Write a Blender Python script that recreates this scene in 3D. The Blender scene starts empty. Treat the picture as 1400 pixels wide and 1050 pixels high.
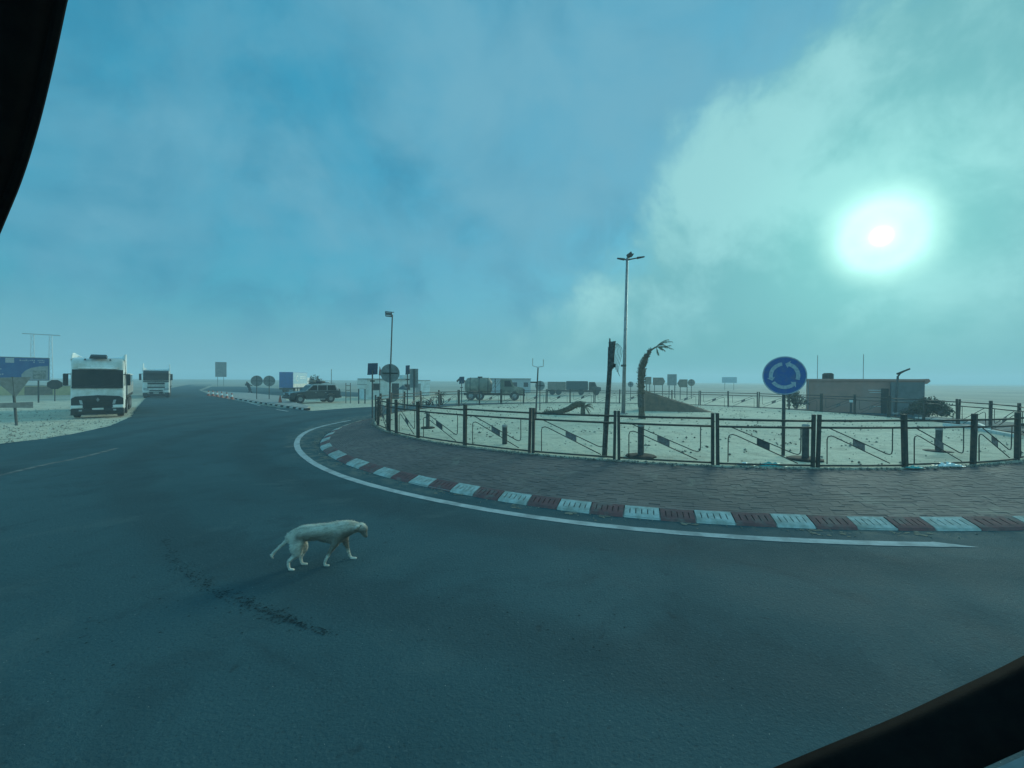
import bpy, bmesh, math, random
import numpy as np
from mathutils import Vector, Matrix
random.seed(7)
SC = bpy.context.scene
COL = SC.collection
PI = math.pi
# ---------------------------------------------------------------- camera
F, H, ROLL, HC = 600.0, 2.5, math.radians(0.4), 520.0
PITCH = math.atan((525 - HC) / F)
cam = bpy.data.cameras.new('camera'); camo = bpy.data.objects.new('camera', cam); COL.objects.link(camo)
cam.lens = 36 * F / 1400; cam.sensor_width = 36; cam.clip_start = 0.05; cam.clip_end = 5000
camo.matrix_world = Matrix.Translation((0, 0, H)) @ Matrix.Rotation(PI/2 - PITCH, 4, 'X') @ Matrix.Rotation(ROLL, 4, 'Z')
SC.camera = camo
SC.render.engine = 'CYCLES'; SC.cycles.volume_bounces = 1; SC.cycles.max_bounces = 5; SC.cycles.diffuse_bounces = 3; SC.cycles.glossy_bounces = 2; SC.cycles.caustics_reflective = False; SC.cycles.caustics_refractive = False

def ray(px, py):
    u, v = px - 700, 525 - py
    c, s = math.cos(ROLL), math.sin(ROLL)
    a, b = u*c - v*s, u*s + v*c
    cp, sp = math.cos(PITCH), math.sin(PITCH)
    return Vector((a, F*cp + b*sp, -F*sp + b*cp))
def at(px, py, z=0.0):
    r = ray(px, py); t = (z - H) / r.z
    return Vector((r.x*t, r.y*t, z))

# ---------------------------------------------------------------- sky, sun, exposure
SUN = ray(1205, 323).normalized()
SUN_EL = math.asin(SUN.z); SUN_AZ = math.atan2(SUN.x, SUN.y)
W = bpy.data.worlds.new('World'); SC.world = W; W.use_nodes = True
nt = W.node_tree; nt.nodes.clear()
class N:
    def __init__(s, tree): s.t = tree
    def n(s, typ, ins=None, **kw):
        nd = s.t.nodes.new(typ)
        for k, v in kw.items(): setattr(nd, k, v)
        for k, v in (ins or {}).items():
            if hasattr(v, 'is_output'): s.t.links.new(v, nd.inputs[k])
            else: nd.inputs[k].default_value = v
        return nd
    def m(s, op, a, b=0.0, c=0.0, clamp=False):
        return s.n('ShaderNodeMath', {0: a, 1: b, 2: c}, operation=op, use_clamp=clamp).outputs[0]
    def v(s, op, a, b=(0, 0, 0), out=0):
        return s.n('ShaderNodeVectorMath', {0: a, 1: b}, operation=op).outputs[out]
    def mix(s, f, a, b, blend='MIX'):
        nd = s.n('ShaderNodeMix', None, data_type='RGBA', blend_type=blend, clamp_factor=True)
        for k, x in ((0, f), (6, a), (7, b)):
            if hasattr(x, 'is_output'): s.t.links.new(x, nd.inputs[k])
            else: nd.inputs[k].default_value = x if k == 0 else ((*x, 1) if len(x) == 3 else x)
        return nd.outputs[2]
    def noise(s, vec, scale, detail=4, rough=0.5, dist=0.0):
        return s.n('ShaderNodeTexNoise', {'Vector': vec, 'Scale': scale, 'Detail': detail, 'Roughness': rough, 'Distortion': dist}).outputs[0]
    def rng(s, x, a, b, c=0.0, d=1.0, smooth=True):
        return s.n('ShaderNodeMapRange', {0: x, 1: a, 2: b, 3: c, 4: d}, interpolation_type='SMOOTHSTEP' if smooth else 'LINEAR').outputs[0]
    def rgb(s, c): return s.n('ShaderNodeRGB').outputs[0]
w = N(nt)
d = w.v('NORMALIZE', w.n('ShaderNodeTexCoord').outputs['Generated'])
sky = w.n('ShaderNodeTexSky', sky_type='NISHITA', sun_disc=False, sun_elevation=SUN_EL, sun_rotation=SUN_AZ,
          altitude=10, air_density=1.4, dust_density=1.0, ozone_density=2.0).outputs[0]
clear = w.mix(1.0, w.mix(1.0, sky, (0.022, 0.046, 0.050), 'MULTIPLY'), (0.012, 0.22, 0.35), 'ADD')
sep = w.n('ShaderNodeSeparateXYZ', {0: d})
dz = sep.outputs[2]
ang = w.m('ARCCOSINE', w.v('DOT_PRODUCT', d, tuple(SUN), 1))
inv = w.m('DIVIDE', 1.0, w.m('ADD', w.m('MAXIMUM', dz, 0.0), 0.22))
cl = w.n('ShaderNodeCombineXYZ', {0: w.m('MULTIPLY', sep.outputs[0], inv), 1: w.m('MULTIPLY', sep.outputs[1], inv), 2: 0.35}).outputs[0]
n1 = w.noise(w.v('ADD', d, (1.3, 0.2, 4.1)), 3.1, 9, 0.58, 0.35)         # billows
n2 = w.noise(w.v('MULTIPLY', w.v('ADD', d, (3.7, 1.2, 0)), (1.0, 1.0, 1.5)), 1.9, 7, 0.55, 0.5)
n3 = w.noise(w.v('ADD', d, (0.4, 5.2, 0.8)), 6.5, 8, 0.62, 0.4)
BANK = ray(1085, 40).normalized().cross(ray(770, 425).normalized()).normalized()
if BANK.dot(ray(1300, 300)) < 0: BANK = -BANK
bd = w.v('DOT_PRODUCT', d, tuple(BANK), 1)
bl = w.m('ADD', w.m('SUBTRACT', n1, 0.5), w.m('MULTIPLY', w.m('SUBTRACT', n3, 0.5), 0.45))
bank = w.rng(w.m('ADD', bd, w.m('MULTIPLY', bl, 0.42)), -0.03, 0.09)
bank2 = w.rng(w.m('ADD', bd, w.m('MULTIPLY', bl, 0.8)), -0.26, 0.22, 0.0, 0.28)      # thin veil ahead of the bank
thin = w.m('ADD', w.rng(n2, 0.38, 0.62, 0.0, 0.56), w.rng(n1, 0.40, 0.62, 0.0, 0.40))
c = w.mix(w.rng(n3, 0.36, 0.64, 0.0, 0.6), clear, (0.045, 0.25, 0.40))
c = w.mix(thin, c, (0.155, 0.42, 0.56))
c = w.mix(bank2, c, (0.17, 0.43, 0.54))
c = w.mix(w.m('MULTIPLY', bank, 0.95), c, w.mix(w.rng(w.m('ADD', n1, w.m('MULTIPLY', w.m('SUBTRACT', n3, 0.5), 0.6)), 0.34, 0.66), (0.16, 0.455, 0.50), (0.32, 0.67, 0.69)))
hz = w.rng(w.m('ADD', dz, w.m('MULTIPLY', w.m('SUBTRACT', n2, 0.5), 0.12)), 0.0, 0.17, 0.95, 0.0)
c = w.mix(hz, c, w.mix(w.rng(ang, 0.2, 1.3), (0.11, 0.385, 0.41), (0.15, 0.40, 0.51)))
def glow(sig, col):
    e = w.m('POWER', 2.718, w.m('MULTIPLY', w.m('POWER', w.m('DIVIDE', ang, sig), 2.0), -1.0))
    return w.v('SCALE', col, ), e
def addglow(c, sig, col, p=2.0):
    e = w.m('POWER', 2.718, w.m('MULTIPLY', w.m('POWER', w.m('DIVIDE', ang, sig), p), -1.0))
    sc = w.n('ShaderNodeVectorMath', {0: col, 'Scale': e}, operation='SCALE').outputs[0]
    return w.v('ADD', c, sc)
back = w.m('POWER', w.m('MAXIMUM', w.m('MULTIPLY', w.m('COSINE', ang), -1.0), 0.0), 1.0)   # sky brightened opposite the sun, added as unseen fill for camera-facing sides
c = w.n('ShaderNodeVectorMath', {0: c, 'Scale': w.m('ADD', 1.0, w.m('MULTIPLY', back, 1.7))}, operation='SCALE').outputs[0]
c = addglow(c, 0.20, (0.08, 0.22, 0.15))
c = addglow(c, 0.080, (0.36, 0.48, 0.38), 5.0)
c = addglow(c, 0.052, (0.14, 0.16, 0.16), 6.0)
c = addglow(c, 0.026, (0.16, 0.08, 0.10), 4.0)
rg = w.m('POWER', 2.718, w.m('MULTIPLY', w.m('POWER', w.m('DIVIDE', w.m('SUBTRACT', ang, 0.052), 0.012), 2.0), -1.0))
c = w.v('ADD', c, w.n('ShaderNodeVectorMath', {0: (0.10, 0.16, 0.15), 'Scale': rg}, operation='SCALE').outputs[0])
c = addglow(c, 0.0115, (3.2, 2.6, 2.6), 3.0)
bg = w.n('ShaderNodeBackground', {'Color': c, 'Strength': 1.0})
w.n('ShaderNodeOutputWorld', {'Surface': bg.outputs[0]})

sl = bpy.data.lights.new('sun', 'SUN'); so = bpy.data.objects.new('sun', sl); COL.objects.link(so)
sl.energy = 3.2; sl.angle = math.radians(26); sl.color = (0.80, 1.0, 0.82)
so.rotation_euler = (-SUN).to_track_quat('-Z', 'Y').to_euler()
vs = SC.view_settings
vs.view_transform = 'Standard'; vs.look = 'None'; vs.gamma = 1; vs.exposure = 0.0; vs.use_curve_mapping = False

# ---------------------------------------------------------------- materials
MATS = {}
def mat(name, col, rough=0.7, col2=None, scale=4.0, amount=1.0, metal=0.0, bump=0.0, bscale=None, spec=0.5, dirt=None, glass=False):
    if name in MATS: return MATS[name]
    m = bpy.data.materials.new(name); m.use_nodes = True; t = N(m.node_tree)
    b = m.node_tree.nodes['Principled BSDF']
    oc = t.n('ShaderNodeTexCoord').outputs['Object']
    if col2 is None: col2 = tuple(x*0.72 for x in col)
    nz = t.noise(oc, scale, 6, 0.62)
    c = t.mix(t.m('MULTIPLY', t.rng(nz, 0.35, 0.68), amount), col, col2)
    if dirt:
        nd = t.noise(oc, scale*0.35, 5, 0.6)
        c = t.mix(t.rng(nd, 0.48, 0.66, 0, 0.75), c, dirt)
    m.node_tree.links.new(c, b.inputs['Base Color'])
    b.inputs['Roughness'].default_value = rough; b.inputs['Metallic'].default_value = metal
    b.inputs['Specular IOR Level'].default_value = spec
    if bump:
        bm = t.n('ShaderNodeBump', {'Height': t.noise(oc, bscale or scale*5, 5, 0.6), 'Strength': bump, 'Distance': 0.02})
        m.node_tree.links.new(bm.outputs[0], b.inputs['Normal'])
    MATS[name] = m; return m
DUST = (0.36, 0.31, 0.23)
M_white = mat('white_paint', (0.80, 0.80, 0.78), 0.35, (0.60, 0.59, 0.55), 2.0, dirt=(0.50, 0.47, 0.40))
M_offwhite = mat('white_plaster', (0.68, 0.66, 0.62), 0.85, (0.52, 0.49, 0.44), 1.5, bump=0.3)
M_black = mat('black_plastic', (0.016, 0.016, 0.018), 0.5, (0.03, 0.03, 0.03), 5)
M_glass = mat('dark_glass', (0.008, 0.010, 0.013), 0.12, (0.02, 0.02, 0.02), 1.5, spec=0.25)
M_tyre = mat('tyre_rubber', (0.02, 0.02, 0.02), 0.85, (0.05, 0.045, 0.04), 6)
M_steel = mat('galvanised_steel', (0.30, 0.30, 0.30), 0.5, (0.20, 0.20, 0.20), 6, metal=0.5)
M_rust = mat('fence_paint', (0.030, 0.034, 0.030), 0.75, (0.085, 0.060, 0.045), 9, bump=0.2)
M_plate = mat('fence_plate', (0.11, 0.085, 0.08), 0.7, (0.05, 0.05, 0.05), 6)
M_plate2 = mat('fence_plate_worn', (0.20, 0.16, 0.15), 0.8, (0.10, 0.09, 0.09), 12)
M_plate3 = mat('fence_plate_rust', (0.16, 0.10, 0.085), 0.8, (0.24, 0.20, 0.19), 10)
M_pole = mat('pole_grey', (0.085, 0.085, 0.08), 0.7, (0.04, 0.04, 0.04), 7)
M_wood = mat('weathered_wood', (0.045, 0.04, 0.035), 0.9, (0.12, 0.11, 0.10), 14, bump=0.5)
M_signback = mat('sign_back', (0.24, 0.24, 0.23), 0.6, (0.17, 0.165, 0.155), 5)
M_brown = mat('brown_board', (0.23, 0.17, 0.13), 0.85, (0.15, 0.12, 0.09), 3)
M_conc = mat('concrete', (0.36, 0.34, 0.31), 0.9, (0.24, 0.22, 0.20), 3, bump=0.3)
M_kw = mat('kerb_white', (0.52, 0.51, 0.47), 0.85, (0.34, 0.33, 0.29), 7, dirt=(0.25, 0.23, 0.19), bump=0.4)
M_kr = mat('kerb_red', (0.21, 0.070, 0.068), 0.85, (0.13, 0.06, 0.058), 8, dirt=(0.19, 0.145, 0.125), bump=0.4)
M_slot = mat('kerb_slot', (0.10, 0.045, 0.045), 0.9)
M_slotw = mat('kerb_slot_white', (0.13, 0.12, 0.11), 0.9)
M_line = mat('road_paint', (0.44, 0.46, 0.46), 0.95, (0.34, 0.36, 0.36), 5, dirt=(0.24, 0.25, 0.25), spec=0.1)
M_lineold = mat('worn_road_paint', (0.20, 0.20, 0.185), 0.9, (0.06, 0.075, 0.08), 3.5, spec=.1)
M_blue = mat('blue_tarp', (0.03, 0.12, 0.33), 0.6, (0.04, 0.10, 0.24), 2)
M_signblue = mat('sign_blue', (0.035, 0.09, 0.30), 0.55, (0.05, 0.12, 0.27), 16, dirt=(0.09, 0.12, 0.22))
M_signwhite = mat('sign_white', (0.42, 0.44, 0.46), 0.6, (0.25, 0.28, 0.34), 22)
M_navy = mat('dark_car_paint', (0.022, 0.028, 0.035), 0.25, (0.045, 0.045, 0.04), 2, dirt=(0.10, 0.09, 0.075))
M_silver = mat('silver_paint', (0.42, 0.42, 0.42), 0.35, metal=0.3)
M_olive = mat('olive_tank', (0.20, 0.185, 0.14), 0.7, (0.13, 0.12, 0.09), 2, dirt=DUST)
M_dark = mat('dark_steel', (0.035, 0.035, 0.035), 0.9, (0.07, 0.06, 0.05), 3, spec=0.1)
M_orange = mat('cone_orange', (0.45, 0.09, 0.04), 0.6)
M_pink = mat('pink_render', (0.46, 0.20, 0.145), 0.9, (0.37, 0.17, 0.125), 1.2, dirt=(0.40, 0.22, 0.175), bump=0.4)
M_earth = mat('brown_earth', (0.20, 0.115, 0.075), 0.95, (0.13, 0.085, 0.06), 3, bump=0.8, bscale=9)
M_palm = mat('palm_trunk', (0.15, 0.11, 0.075), 0.95, (0.06, 0.045, 0.03), 9, bump=0.8)
M_frond = mat('palm_frond', (0.05, 0.065, 0.03), 0.8, (0.12, 0.10, 0.06), 6)
M_leaf = mat('bush_leaf', (0.03, 0.045, 0.02), 0.8, (0.06, 0.06, 0.035), 5)
M_teal = mat('teal_plastic', (0.03, 0.30, 0.28), 0.4, (0.05, 0.38, 0.36), 9)
M_cloth = mat('dark_cloth', (0.03, 0.03, 0.035), 0.9)
M_skin = mat('skin', (0.25, 0.14, 0.09), 0.7)
M_solar = mat('solar_panel', (0.015, 0.02, 0.045), 0.25, (0.02, 0.03, 0.06), 8)
M_yellow = mat('yellow_render', (0.50, 0.42, 0.22), 0.9, (0.40, 0.33, 0.18), 2)
M_lamp = mat('lamp_glass', (0.45, 0.47, 0.48), 0.15)
M_busblack = mat('bus_trim', (0.003, 0.003, 0.0035), 0.95, (0.005, 0.005, 0.005), 30, bump=0.15, spec=0.03)
M_busgrey = mat('bus_dash', (0.16, 0.16, 0.16), 0.45, (0.20, 0.20, 0.20), 20, bump=0.15)
M_peb = mat('pebble', (0.30, 0.27, 0.22), 0.9, (0.12, 0.11, 0.09), 0.6)

def sand_mat(name, a, b, c3, spots=0.6):
    m = bpy.data.materials.new(name); m.use_nodes = True; t = N(m.node_tree)
    B = m.node_tree.nodes['Principled BSDF']
    oc = t.n('ShaderNodeTexCoord').outputs['Object']
    big = t.noise(oc, 0.13, 6, 0.6, 0.6); mid = t.noise(oc, 1.3, 6, 0.65); fine = t.noise(oc, 14, 4, 0.7)
    c = t.mix(t.rng(big, 0.38, 0.64), a, b)
    c = t.mix(t.rng(mid, 0.48, 0.66, 0, 0.7), c, c3)
    if name == 'desert_sand':      # far ground darkened beyond the sandy verges, horizon fade put into its colour
        far_ = t.rng(t.m('ADD', t.v('LENGTH', oc, out=1), t.m('MULTIPLY', big, 40.0)), 75.0, 120.0)
        c = t.mix(far_, c, t.mix(t.rng(t.noise(oc, 0.05, 6, 0.65, 1.0), 0.4, 0.62), (0.25, 0.24, 0.20), (0.36, 0.33, 0.26)))
    c = t.mix(t.rng(t.noise(oc, 4.5, 5, 0.65), 0.55, 0.68, 0, 0.6), c, tuple(x*0.62 for x in c3))
    c = t.mix(t.rng(fine, 0.60, 0.72, 0, spots), c, tuple(x*0.45 for x in c3))
    m.node_tree.links.new(c, B.inputs['Base Color']); B.inputs['Roughness'].default_value = 0.95
    B.inputs['Specular IOR Level'].default_value = 0.15
    hgt = t.m('ADD', t.m('MULTIPLY', t.noise(oc, 2.2, 6, 0.65), 1.0), t.m('MULTIPLY', fine, 0.25))
    bm = t.n('ShaderNodeBump', {'Height': hgt, 'Strength': 0.9, 'Distance': 0.12})
    m.node_tree.links.new(bm.outputs[0], B.inputs['Normal'])
    return m
M_sand = sand_mat('desert_sand', (0.62, 0.55, 0.42), (0.52, 0.46, 0.34), (0.33, 0.29, 0.22))
M_isl = sand_mat('island_sand', (0.60, 0.55, 0.42), (0.52, 0.48, 0.37), (0.38, 0.34, 0.26), 0.75)

def asphalt_mat():
    m = bpy.data.materials.new('asphalt'); m.use_nodes = True; t = N(m.node_tree)
    B = m.node_tree.nodes['Principled BSDF']
    oc = t.n('ShaderNodeTexCoord').outputs['Object']
    big = t.noise(oc, 0.10, 6, 0.6, 0.8); mid = t.noise(oc, 0.7, 6, 0.65, 0.5); fine = t.noise(oc, 34, 4, 0.75)
    vor = t.n('ShaderNodeTexVoronoi', {'Vector': oc, 'Scale': 38.0}); 
    c = t.mix(t.rng(big, 0.35, 0.66), (0.034, 0.078, 0.090), (0.047, 0.100, 0.113))
    c = t.mix(t.rng(mid, 0.50, 0.70, 0, 0.45), c, (0.029, 0.056, 0.064))
    # swept wheel bands following the traffic circle
    rad = t.v('LENGTH', t.v('SUBTRACT', t.v('MULTIPLY', oc, (1, 1, 0)), (7.8, 25.8, 0)), out=1)
    band = t.m('SINE', t.m('ADD', t.m('MULTIPLY', rad, 2.2), t.m('MULTIPLY', mid, 3.0)))
    c = t.mix(t.rng(band, 0.1, 1.0, 0, 0.50), c, (0.029, 0.056, 0.064))
    c = t.mix(t.rng(fine, 0.55, 0.74, 0, 0.55), c, (0.095, 0.145, 0.155))
    c = t.mix(t.rng(fine, 0.45, 0.30, 0, 0.6), c, (0.022, 0.032, 0.037))
    v2 = t.n('ShaderNodeTexVoronoi', {'Vector': t.v('ADD', oc, t.n('ShaderNodeTexNoise', {'Vector': oc, 'Scale': 3.0}).outputs[1]), 'Scale': 2.3})
    drip = t.m('MULTIPLY', t.rng(v2.outputs['Distance'], 0.20, 0.06), t.rng(t.n('ShaderNodeSeparateColor', {0: v2.outputs['Color']}).outputs[1], 0.72, 0.85))
    c = t.mix(t.m('MULTIPLY', drip, 0.45), c, (0.020, 0.034, 0.040))
    blot = t.noise(oc, 0.28, 7, 0.68, 1.4)
    c = t.mix(t.rng(blot, 0.54, 0.64, 0, 0.38), c, (0.070, 0.112, 0.118))
    c = t.mix(t.rng(blot, 0.46, 0.37, 0, 0.35), c, (0.024, 0.046, 0.054))
    edge = t.rng(t.m('ADD', rad, t.m('MULTIPLY', mid, 1.2)), 19.6, 18.9)
    c = t.mix(t.m('MULTIPLY', edge, t.rng(t.noise(oc, 2.5, 6, 0.7), 0.42, 0.62, 0, 0.6)), c, (0.20, 0.19, 0.155))
    spk = t.m('MULTIPLY', t.rng(vor.outputs['Distance'], 0.16, 0.08), t.rng(t.n('ShaderNodeSeparateColor', {0: vor.outputs['Color']}).outputs[0], 0.965, 0.985))
    c = t.mix(t.m('MULTIPLY', spk, 0.6), c, (0.50, 0.49, 0.46))
    m.node_tree.links.new(c, B.inputs['Base Color'])
    m.node_tree.links.new(t.rng(mid, 0.3, 0.7, 0.86, 0.97), B.inputs['Roughness'])
    B.inputs['Specular IOR Level'].default_value = 0.12
    bm = t.n('ShaderNodeBump', {'Height': t.m('ADD', fine, t.m('MULTIPLY', t.noise(oc, 9, 5, 0.7), 0.6)), 'Strength': 0.9, 'Distance': 0.015})
    m.node_tree.links.new(bm.outputs[0], B.inputs['Normal'])
    return m
M_asph = asphalt_mat()
def brick_mat():
    m = bpy.data.materials.new('paving_brick'); m.use_nodes = True; t = N(m.node_tree)
    B = m.node_tree.nodes['Principled BSDF']
    oc = t.n('ShaderNodeTexCoord').outputs['Object']
    rnd = t.n('ShaderNodeNewGeometry').outputs['Random Per Island']
    c = t.mix(rnd, (0.098, 0.078, 0.077), (0.138, 0.110, 0.106))
    c = t.mix(t.rng(t.noise(oc, 0.35, 6, 0.65, 0.8), 0.46, 0.66, 0, 0.75), c, (0.075, 0.066, 0.064))
    c = t.mix(t.rng(t.noise(oc, 0.8, 6, 0.7, 1.2), 0.54, 0.72, 0, 0.65), c, (0.24, 0.21, 0.17))
    c = t.mix(t.rng(t.noise(oc, 30, 4, 0.7), 0.5, 0.75, 0, 0.5), c, (0.06, 0.055, 0.05))
    m.node_tree.links.new(c, B.inputs['Base Color']); B.inputs['Roughness'].default_value = 0.85
    bm = t.n('ShaderNodeBump', {'Height': t.noise(oc, 40, 4, 0.7), 'Strength': 0.4, 'Distance': 0.01})
    m.node_tree.links.new(bm.outputs[0], B.inputs['Normal'])
    return m
M_brick = brick_mat()
def fur_mat():
    m = bpy.data.materials.new('dog_fur'); m.use_nodes = True; t = N(m.node_tree)
    B = m.node_tree.nodes['Principled BSDF']
    oc = t.n('ShaderNodeTexCoord').outputs['Object']
    st = t.v('MULTIPLY', oc, (0.3, 1, 1))
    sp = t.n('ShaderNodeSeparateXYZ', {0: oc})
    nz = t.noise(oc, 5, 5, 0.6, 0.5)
    # shade on flank, belly and upper legs painted into the coat, thigh kept light
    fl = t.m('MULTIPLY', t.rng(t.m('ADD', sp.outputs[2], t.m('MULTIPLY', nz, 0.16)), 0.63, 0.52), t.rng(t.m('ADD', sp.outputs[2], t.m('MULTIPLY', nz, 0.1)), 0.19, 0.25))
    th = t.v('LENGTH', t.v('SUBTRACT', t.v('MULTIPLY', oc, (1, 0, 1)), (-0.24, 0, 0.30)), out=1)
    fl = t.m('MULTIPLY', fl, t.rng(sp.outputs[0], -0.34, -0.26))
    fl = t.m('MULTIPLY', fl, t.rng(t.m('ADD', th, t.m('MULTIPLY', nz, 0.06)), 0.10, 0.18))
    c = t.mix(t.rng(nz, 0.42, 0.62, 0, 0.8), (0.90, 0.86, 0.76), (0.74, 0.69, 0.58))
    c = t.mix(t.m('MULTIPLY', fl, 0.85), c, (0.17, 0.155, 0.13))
    c = t.mix(t.rng(t.noise(st, 24, 6, 0.7, 0.4), 0.46, 0.64, 0, 0.55), c, (0.36, 0.32, 0.25))
    c = t.mix(t.rng(t.noise(st, 60, 5, 0.75), 0.50, 0.70, 0, 0.5), c, (0.26, 0.235, 0.19))
    m.node_tree.links.new(c, B.inputs['Base Color']); B.inputs['Roughness'].default_value = 0.95
    B.inputs['Specular IOR Level'].default_value = 0.1
    bm = t.n('ShaderNodeBump', {'Height': t.noise(st, 38, 6, 0.75), 'Strength': 1.0, 'Distance': 0.035})
    m.node_tree.links.new(bm.outputs[0], B.inputs['Normal'])
    return m
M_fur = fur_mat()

# ---------------------------------------------------------------- mesh helpers
class MB:
    def __init__(s): s.v = []; s.f = []
    def add(s, v, f):
        o = len(s.v); s.v += [tuple(p) for p in v]; s.f += [tuple(i + o for i in q) for q in f]; return s
    def hexa(s, p):   # 4 bottom ccw, 4 top ccw
        return s.add(p, [(3, 2, 1, 0), (4, 5, 6, 7), (0, 1, 5, 4), (1, 2, 6, 5), (2, 3, 7, 6), (3, 0, 4, 7)])
    def box(s, x0, x1, y0, y1, z0, z1):
        return s.hexa([(x0, y0, z0), (x1, y0, z0), (x1, y1, z0), (x0, y1, z0), (x0, y0, z1), (x1, y0, z1), (x1, y1, z1), (x0, y1, z1)])
    def prism(s, poly, a, b, axis='x'):   # poly in the two other axes, extruded from a to b
        def P(u, v, t): return {'x': (t, u, v), 'y': (u, t, v), 'z': (u, v, t)}[axis]
        n = len(poly)
        v = [P(u, q, a) for u, q in poly] + [P(u, q, b) for u, q in poly]
        return s.add(v, [tuple(range(n))[::-1], tuple(range(n, 2*n))] + [(i, (i+1) % n, n + (i+1) % n, n + i) for i in range(n)])
    def tube(s, pts, r, n=8, cap=True):
        pts = [Vector(p) for p in pts]; rs = r if isinstance(r, (list, tuple)) else [r]*len(pts)
        V = []; prev = None
        for i, p in enumerate(pts):
            t = (pts[min(i+1, len(pts)-1)] - pts[max(i-1, 0)]).normalized()
            if prev is None:
                up = Vector((0, 0, 1)) if abs(t.z) < 0.9 else Vector((0, 1, 0)); a = t.cross(up).normalized()
            else: a = (prev - t*prev.dot(t)).normalized()
            prev = a; b = t.cross(a)
            for k in range(n):
                q = 2*PI*k/n; V.append(p + (a*math.cos(q) + b*math.sin(q))*rs[i])
        Fc = [(i*n+k, i*n+(k+1) % n, (i+1)*n+(k+1) % n, (i+1)*n+k) for i in range(len(pts)-1) for k in range(n)]
        if cap: Fc += [tuple(range(n))[::-1], tuple(range((len(pts)-1)*n, len(pts)*n))]
        return s.add(V, Fc)
    def disc(s, c, nrm, r, th, n=24):
        c = Vector(c); nrm = Vector(nrm).normalized()
        return s.tube([c - nrm*th/2, c + nrm*th/2], r, n)
    def ball(s, c, r, n=10, m=6, sc=(1, 1, 1)):
        V = [(c[0], c[1], c[2]-r*sc[2])]; Fc = []
        for i in range(1, m):
            a = -PI/2 + PI*i/m
            for k in range(n):
                q = 2*PI*k/n; V.append((c[0]+r*sc[0]*math.cos(a)*math.cos(q), c[1]+r*sc[1]*math.cos(a)*math.sin(q), c[2]+r*sc[2]*math.sin(a)))
        V.append((c[0], c[1], c[2]+r*sc[2]))
        for k in range(n):
            Fc.append((0, 1+(k+1) % n, 1+k)); Fc.append((len(V)-1, 1+(m-2)*n+k, 1+(m-2)*n+(k+1) % n))
            for i in range(m-2): Fc.append((1+i*n+k, 1+i*n+(k+1) % n, 1+(i+1)*n+(k+1) % n, 1+(i+1)*n+k))
        return s.add(V, Fc)
    def mesh(s, name, m, bevel=0, smooth=False):
        me = bpy.data.meshes.new(name); me.from_pydata([tuple(p) for p in s.v], [], s.f)
        bm = bmesh.new(); bm.from_mesh(me); bmesh.ops.recalc_face_normals(bm, faces=bm.faces)
        if bevel: bmesh.ops.bevel(bm, geom=bm.edges[:], offset=bevel, segments=2, affect='EDGES', profile=0.5, clamp_overlap=True)
        bm.to_mesh(me); bm.free()
        me.materials.append(m)
        if smooth: me.shade_smooth() if hasattr(me, 'shade_smooth') else None
        return me
    def build(s, name, m, parent=None, bevel=0, smooth=False):
        return link(name, s.mesh(name, m, bevel, smooth), parent)
def link(name, me, parent=None):
    o = bpy.data.objects.new(name, me); COL.objects.link(o)
    if parent is not None: o.parent = parent
    return o
def tag(o, label, cat, group=None):
    o['label'] = label; o['category'] = cat
    if group: o['group'] = group
    return o
def thing(name, label, cat, loc=(0, 0, 0), rz=0, group=None):
    o = bpy.data.objects.new(name, None); COL.objects.link(o); o.empty_display_size = 0.3
    o.location = loc; o.rotation_euler = (0, 0, rz)
    return tag(o, label, cat, group)
def struct(o, kind='structure'): o['kind'] = kind; return o
def face(px, py, z=0.0):       # base point and the turn that makes local -Y look at the camera
    p = at(px, py, z); return p, math.atan2(p.y, p.x) - PI/2
def span(a, b, n): return [a + (b-a)*i/n for i in range(n+1)]
def crom(P, n=8, closed=False):
    P = [Vector(p) for p in P]; out = []; L = len(P)
    for i in range(L if closed else L-1):
        g = lambda k: P[k % L] if closed else P[max(0, min(L-1, k))]
        p0, p1, p2, p3 = g(i-1), g(i), g(i+1), g(i+2)
        for k in range(n):
            t = k/n
            out.append(0.5*((2*p1) + (p2-p0)*t + (2*p0-5*p1+4*p2-p3)*t*t + (3*p1-p0-3*p2+p3)*t**3))
    if not closed: out.append(P[-1])
    return out

# ---------------------------------------------------------------- ground
def build_ground():
    mb = MB(); rings = [0, 10, 20, 35, 50, 70, 90, 120, 150, 180, 220, 270, 330, 400, 500, 620, 760, 900]; n = 96
    V = [(0, 30, -0.03)]; rnd = random.Random(3)
    for i, r in enumerate(rings[1:]):
        for k in range(n):
            a = 2*PI*k/n; z = -0.03
            if r > 130: z += min(1, (r-130)/200)*(0.5 + 0.9*math.sin(a*5+r*0.011)*math.sin(a*3.3+r*0.02) + 0.45*rnd.random())
            V.append((r*math.cos(a), 30 + r*math.sin(a), z))
    Fc = [(0, 1+k, 1+(k+1) % n) for k in range(n)]
    for i in range(len(rings)-2):
        for k in range(n): Fc.append((1+i*n+k, 1+(i+1)*n+k, 1+(i+1)*n+(k+1) % n, 1+i*n+(k+1) % n))
    mb.add(V, Fc)
    return struct(mb.build('ground', M_sand, smooth=True))
build_ground()

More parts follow.
